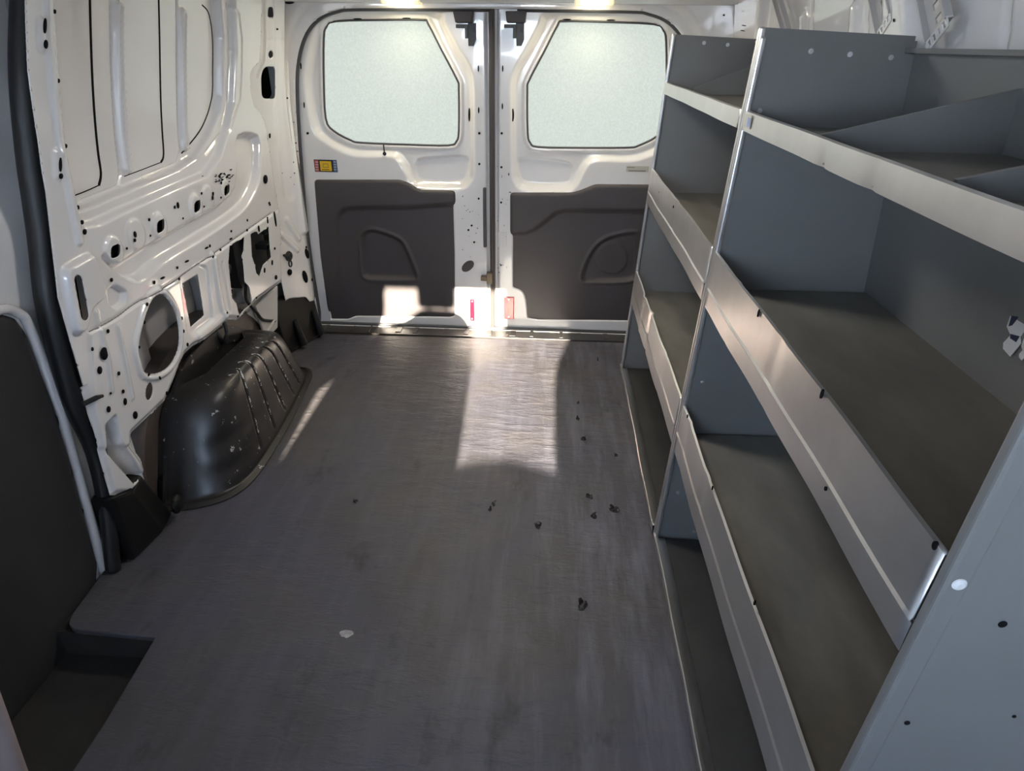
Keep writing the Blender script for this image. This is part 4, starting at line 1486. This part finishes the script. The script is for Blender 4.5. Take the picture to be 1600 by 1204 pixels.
# unseen fill lamp added above the frame to brighten racking and side wall
root = empty('fill_lamp', (0.15, 1.66, 1.40), 'added white fill lamp on the ceiling above the load floor, over the top of the frame', 'lamp')
MB().box(0.05, 0.25, 1.635, 1.745, 1.397, 1.42).build('housing', LWHITE, root, bevel=0.01)
ld = bpy.data.lights.new('fill_light', 'AREA')
ld.shape = 'RECTANGLE'
ld.size, ld.size_y = 0.18, 0.14
ld.energy = 6.5
ld.color = (1.0, 0.96, 0.90)
lo = bpy.data.objects.new('fill_light', ld)
COL.objects.link(lo)
lo.parent = root
lo.location = (0, 0, -0.012)

# ================================================================== CAB IN FRONT (behind the camera): lets in daylight and shapes the sun patches
def seat(x0, x1, hx0, hx1, label):
    root = empty('cab_seat', ((x0 + x1) / 2, -0.75, 0.0), label, 'seat', 'cab seats')
    yb = -0.55
    pts = rounded([(x0 + 0.03, 0.45), (x1 - 0.035, 0.45), (x1, 0.70), (x1 - 0.035, 0.97), (x1 - 0.11, 1.105), (x0 + 0.27, 1.115), (x0 + 0.20, 1.055), (x0 + 0.10, 1.03), (x0 + 0.01, 0.90), (x0, 0.70)], 0.05)
    MB().prism([(x, yb, z) for x, z in pts], [(x, yb - 0.12, z) for x, z in pts]).build('backrest', SEATCLOTH, root, bevel=0.02)
    MB().box(x0 + 0.03, x1 - 0.03, yb - 0.60, yb - 0.10, 0.38, 0.52).build('seat', SEATCLOTH, root, bevel=0.04, segs=3)
    MB().box(x0 + 0.06, x1 - 0.06, yb - 0.52, yb - 0.14, 0.0, 0.38).build('base', CABPLASTIC, root, bevel=0.02)
    hp = rounded([(hx0, 1.135), (hx1, 1.135), (hx1, 1.32), (hx0, 1.32)], 0.03)
    MB().prism([(x, yb - 0.02, z) for x, z in hp], [(x, yb - 0.10, z) for x, z in hp]).build('headrest', SEATCLOTH, root, bevel=0.015)
    hm = (hx0 + hx1) / 2
    for s in (-0.04, 0.04):
        MB().tube([(hm + s, yb - 0.06, 1.03), (hm + s, yb - 0.06, 1.15)], 0.006, 8).build('headrest_post', ALU2, root)
    return root


seat(-0.548, 0.030, -0.29, -0.11, 'dark cloth cab seat behind the camera on the sliding door side')
seat(0.345, 0.93, 0.50, 0.72, 'dark cloth cab seat behind the camera on the racking side')
b = MB()
n = 17
dash = [(-0.86 + 1.72 * i / (n - 1), 0.890 + 0.030 * math.exp(-((-0.86 + 1.72 * i / (n - 1) - 0.19) / 0.16) ** 2)) for i in range(n)]
b.prism([(x, -1.30, z) for x, z in dash] + [(0.86, -1.30, 0.1), (-0.86, -1.30, 0.1)], [(x, -1.75, z - 0.05) for x, z in dash] + [(0.86, -1.75, 0.1), (-0.86, -1.75, 0.1)])
tag(b.build('cab_dashboard', CABPLASTIC), kind='structure')
b = MB()
b.box(-0.86, 0.86, -1.15, -0.95, 1.385, 1.455)                       # windscreen header
b.box(-0.90, 0.90, -1.0, -0.9, 1.44, 1.455)
b.prism([(-0.88, -1.95, 0.85), (-0.80, -1.95, 0.85), (-0.80, -1.80, 0.85), (-0.88, -1.80, 0.85)], [(-0.82, -1.12, 1.42), (-0.60, -1.12, 1.42), (-0.60, -1.0, 1.42), (-0.82, -1.0, 1.42)])
b.prism([(0.88, -1.95, 0.85), (0.80, -1.95, 0.85), (0.80, -1.80, 0.85), (0.88, -1.80, 0.85)], [(0.82, -1.12, 1.42), (0.74, -1.12, 1.42), (0.74, -1.0, 1.42), (0.82, -1.0, 1.42)])
b.box(-0.95, -0.80, -0.62, -0.42, -0.05, 1.455)                      # B posts
sun_mask = [(-0.90, 0.0), (-0.53, 0.0), (-0.53, 0.62), (-0.552, 0.655), (-0.575, 0.80), (-0.53, 0.835), (-0.46, 1.04), (-0.452, 1.10), (-0.450, 1.16), (-0.44, 1.19), (-0.41, 1.22), (-0.39, 1.24), (-0.90, 1.24)]
b.prism([(x, -0.50, z) for x, z in sun_mask], [(x, -0.485, z) for x, z in sun_mask])   # unseen mask added behind the seat to trim the sun patches
b.box(0.80, 0.98, -0.62, -0.42, -0.05, 1.455)
b.box(-0.93, -0.90, -1.9, -0.6, 0.0, 0.85)                           # cab doors up to the windows
b.box(0.90, 0.93, -1.9, -0.6, 0.0, 0.85)
b.box(-0.93, 0.93, -1.9, -0.9, -0.03, 0.0)                           # cab floor
b.box(-0.90, 0.90, -1.95, -1.85, 0.0, 0.85)                          # firewall
b.box(-0.95, -0.93, -0.5, 0.1, -0.1, 1.455)                          # front of the side door opening
tag(b.build('cab_shell', WHITE_DULL), kind='structure')
blocker = MB().box(0.13, 0.88, -1.115, -1.10, 1.17, 1.39).build('sun_blocker', CABPLASTIC, bevel=0.01)  # unseen plate added to keep the sun off the right side
tag(blocker, 'grey sun visor plate added unseen in the cab behind the camera', 'sun visor')
g = MB().box(-9, 9, -14, 8, -0.72, -0.70).build('ground', mat('asphalt', (0.16, 0.155, 0.15), 0.9, var=0.2, scale=3))
tag(g, kind='structure')
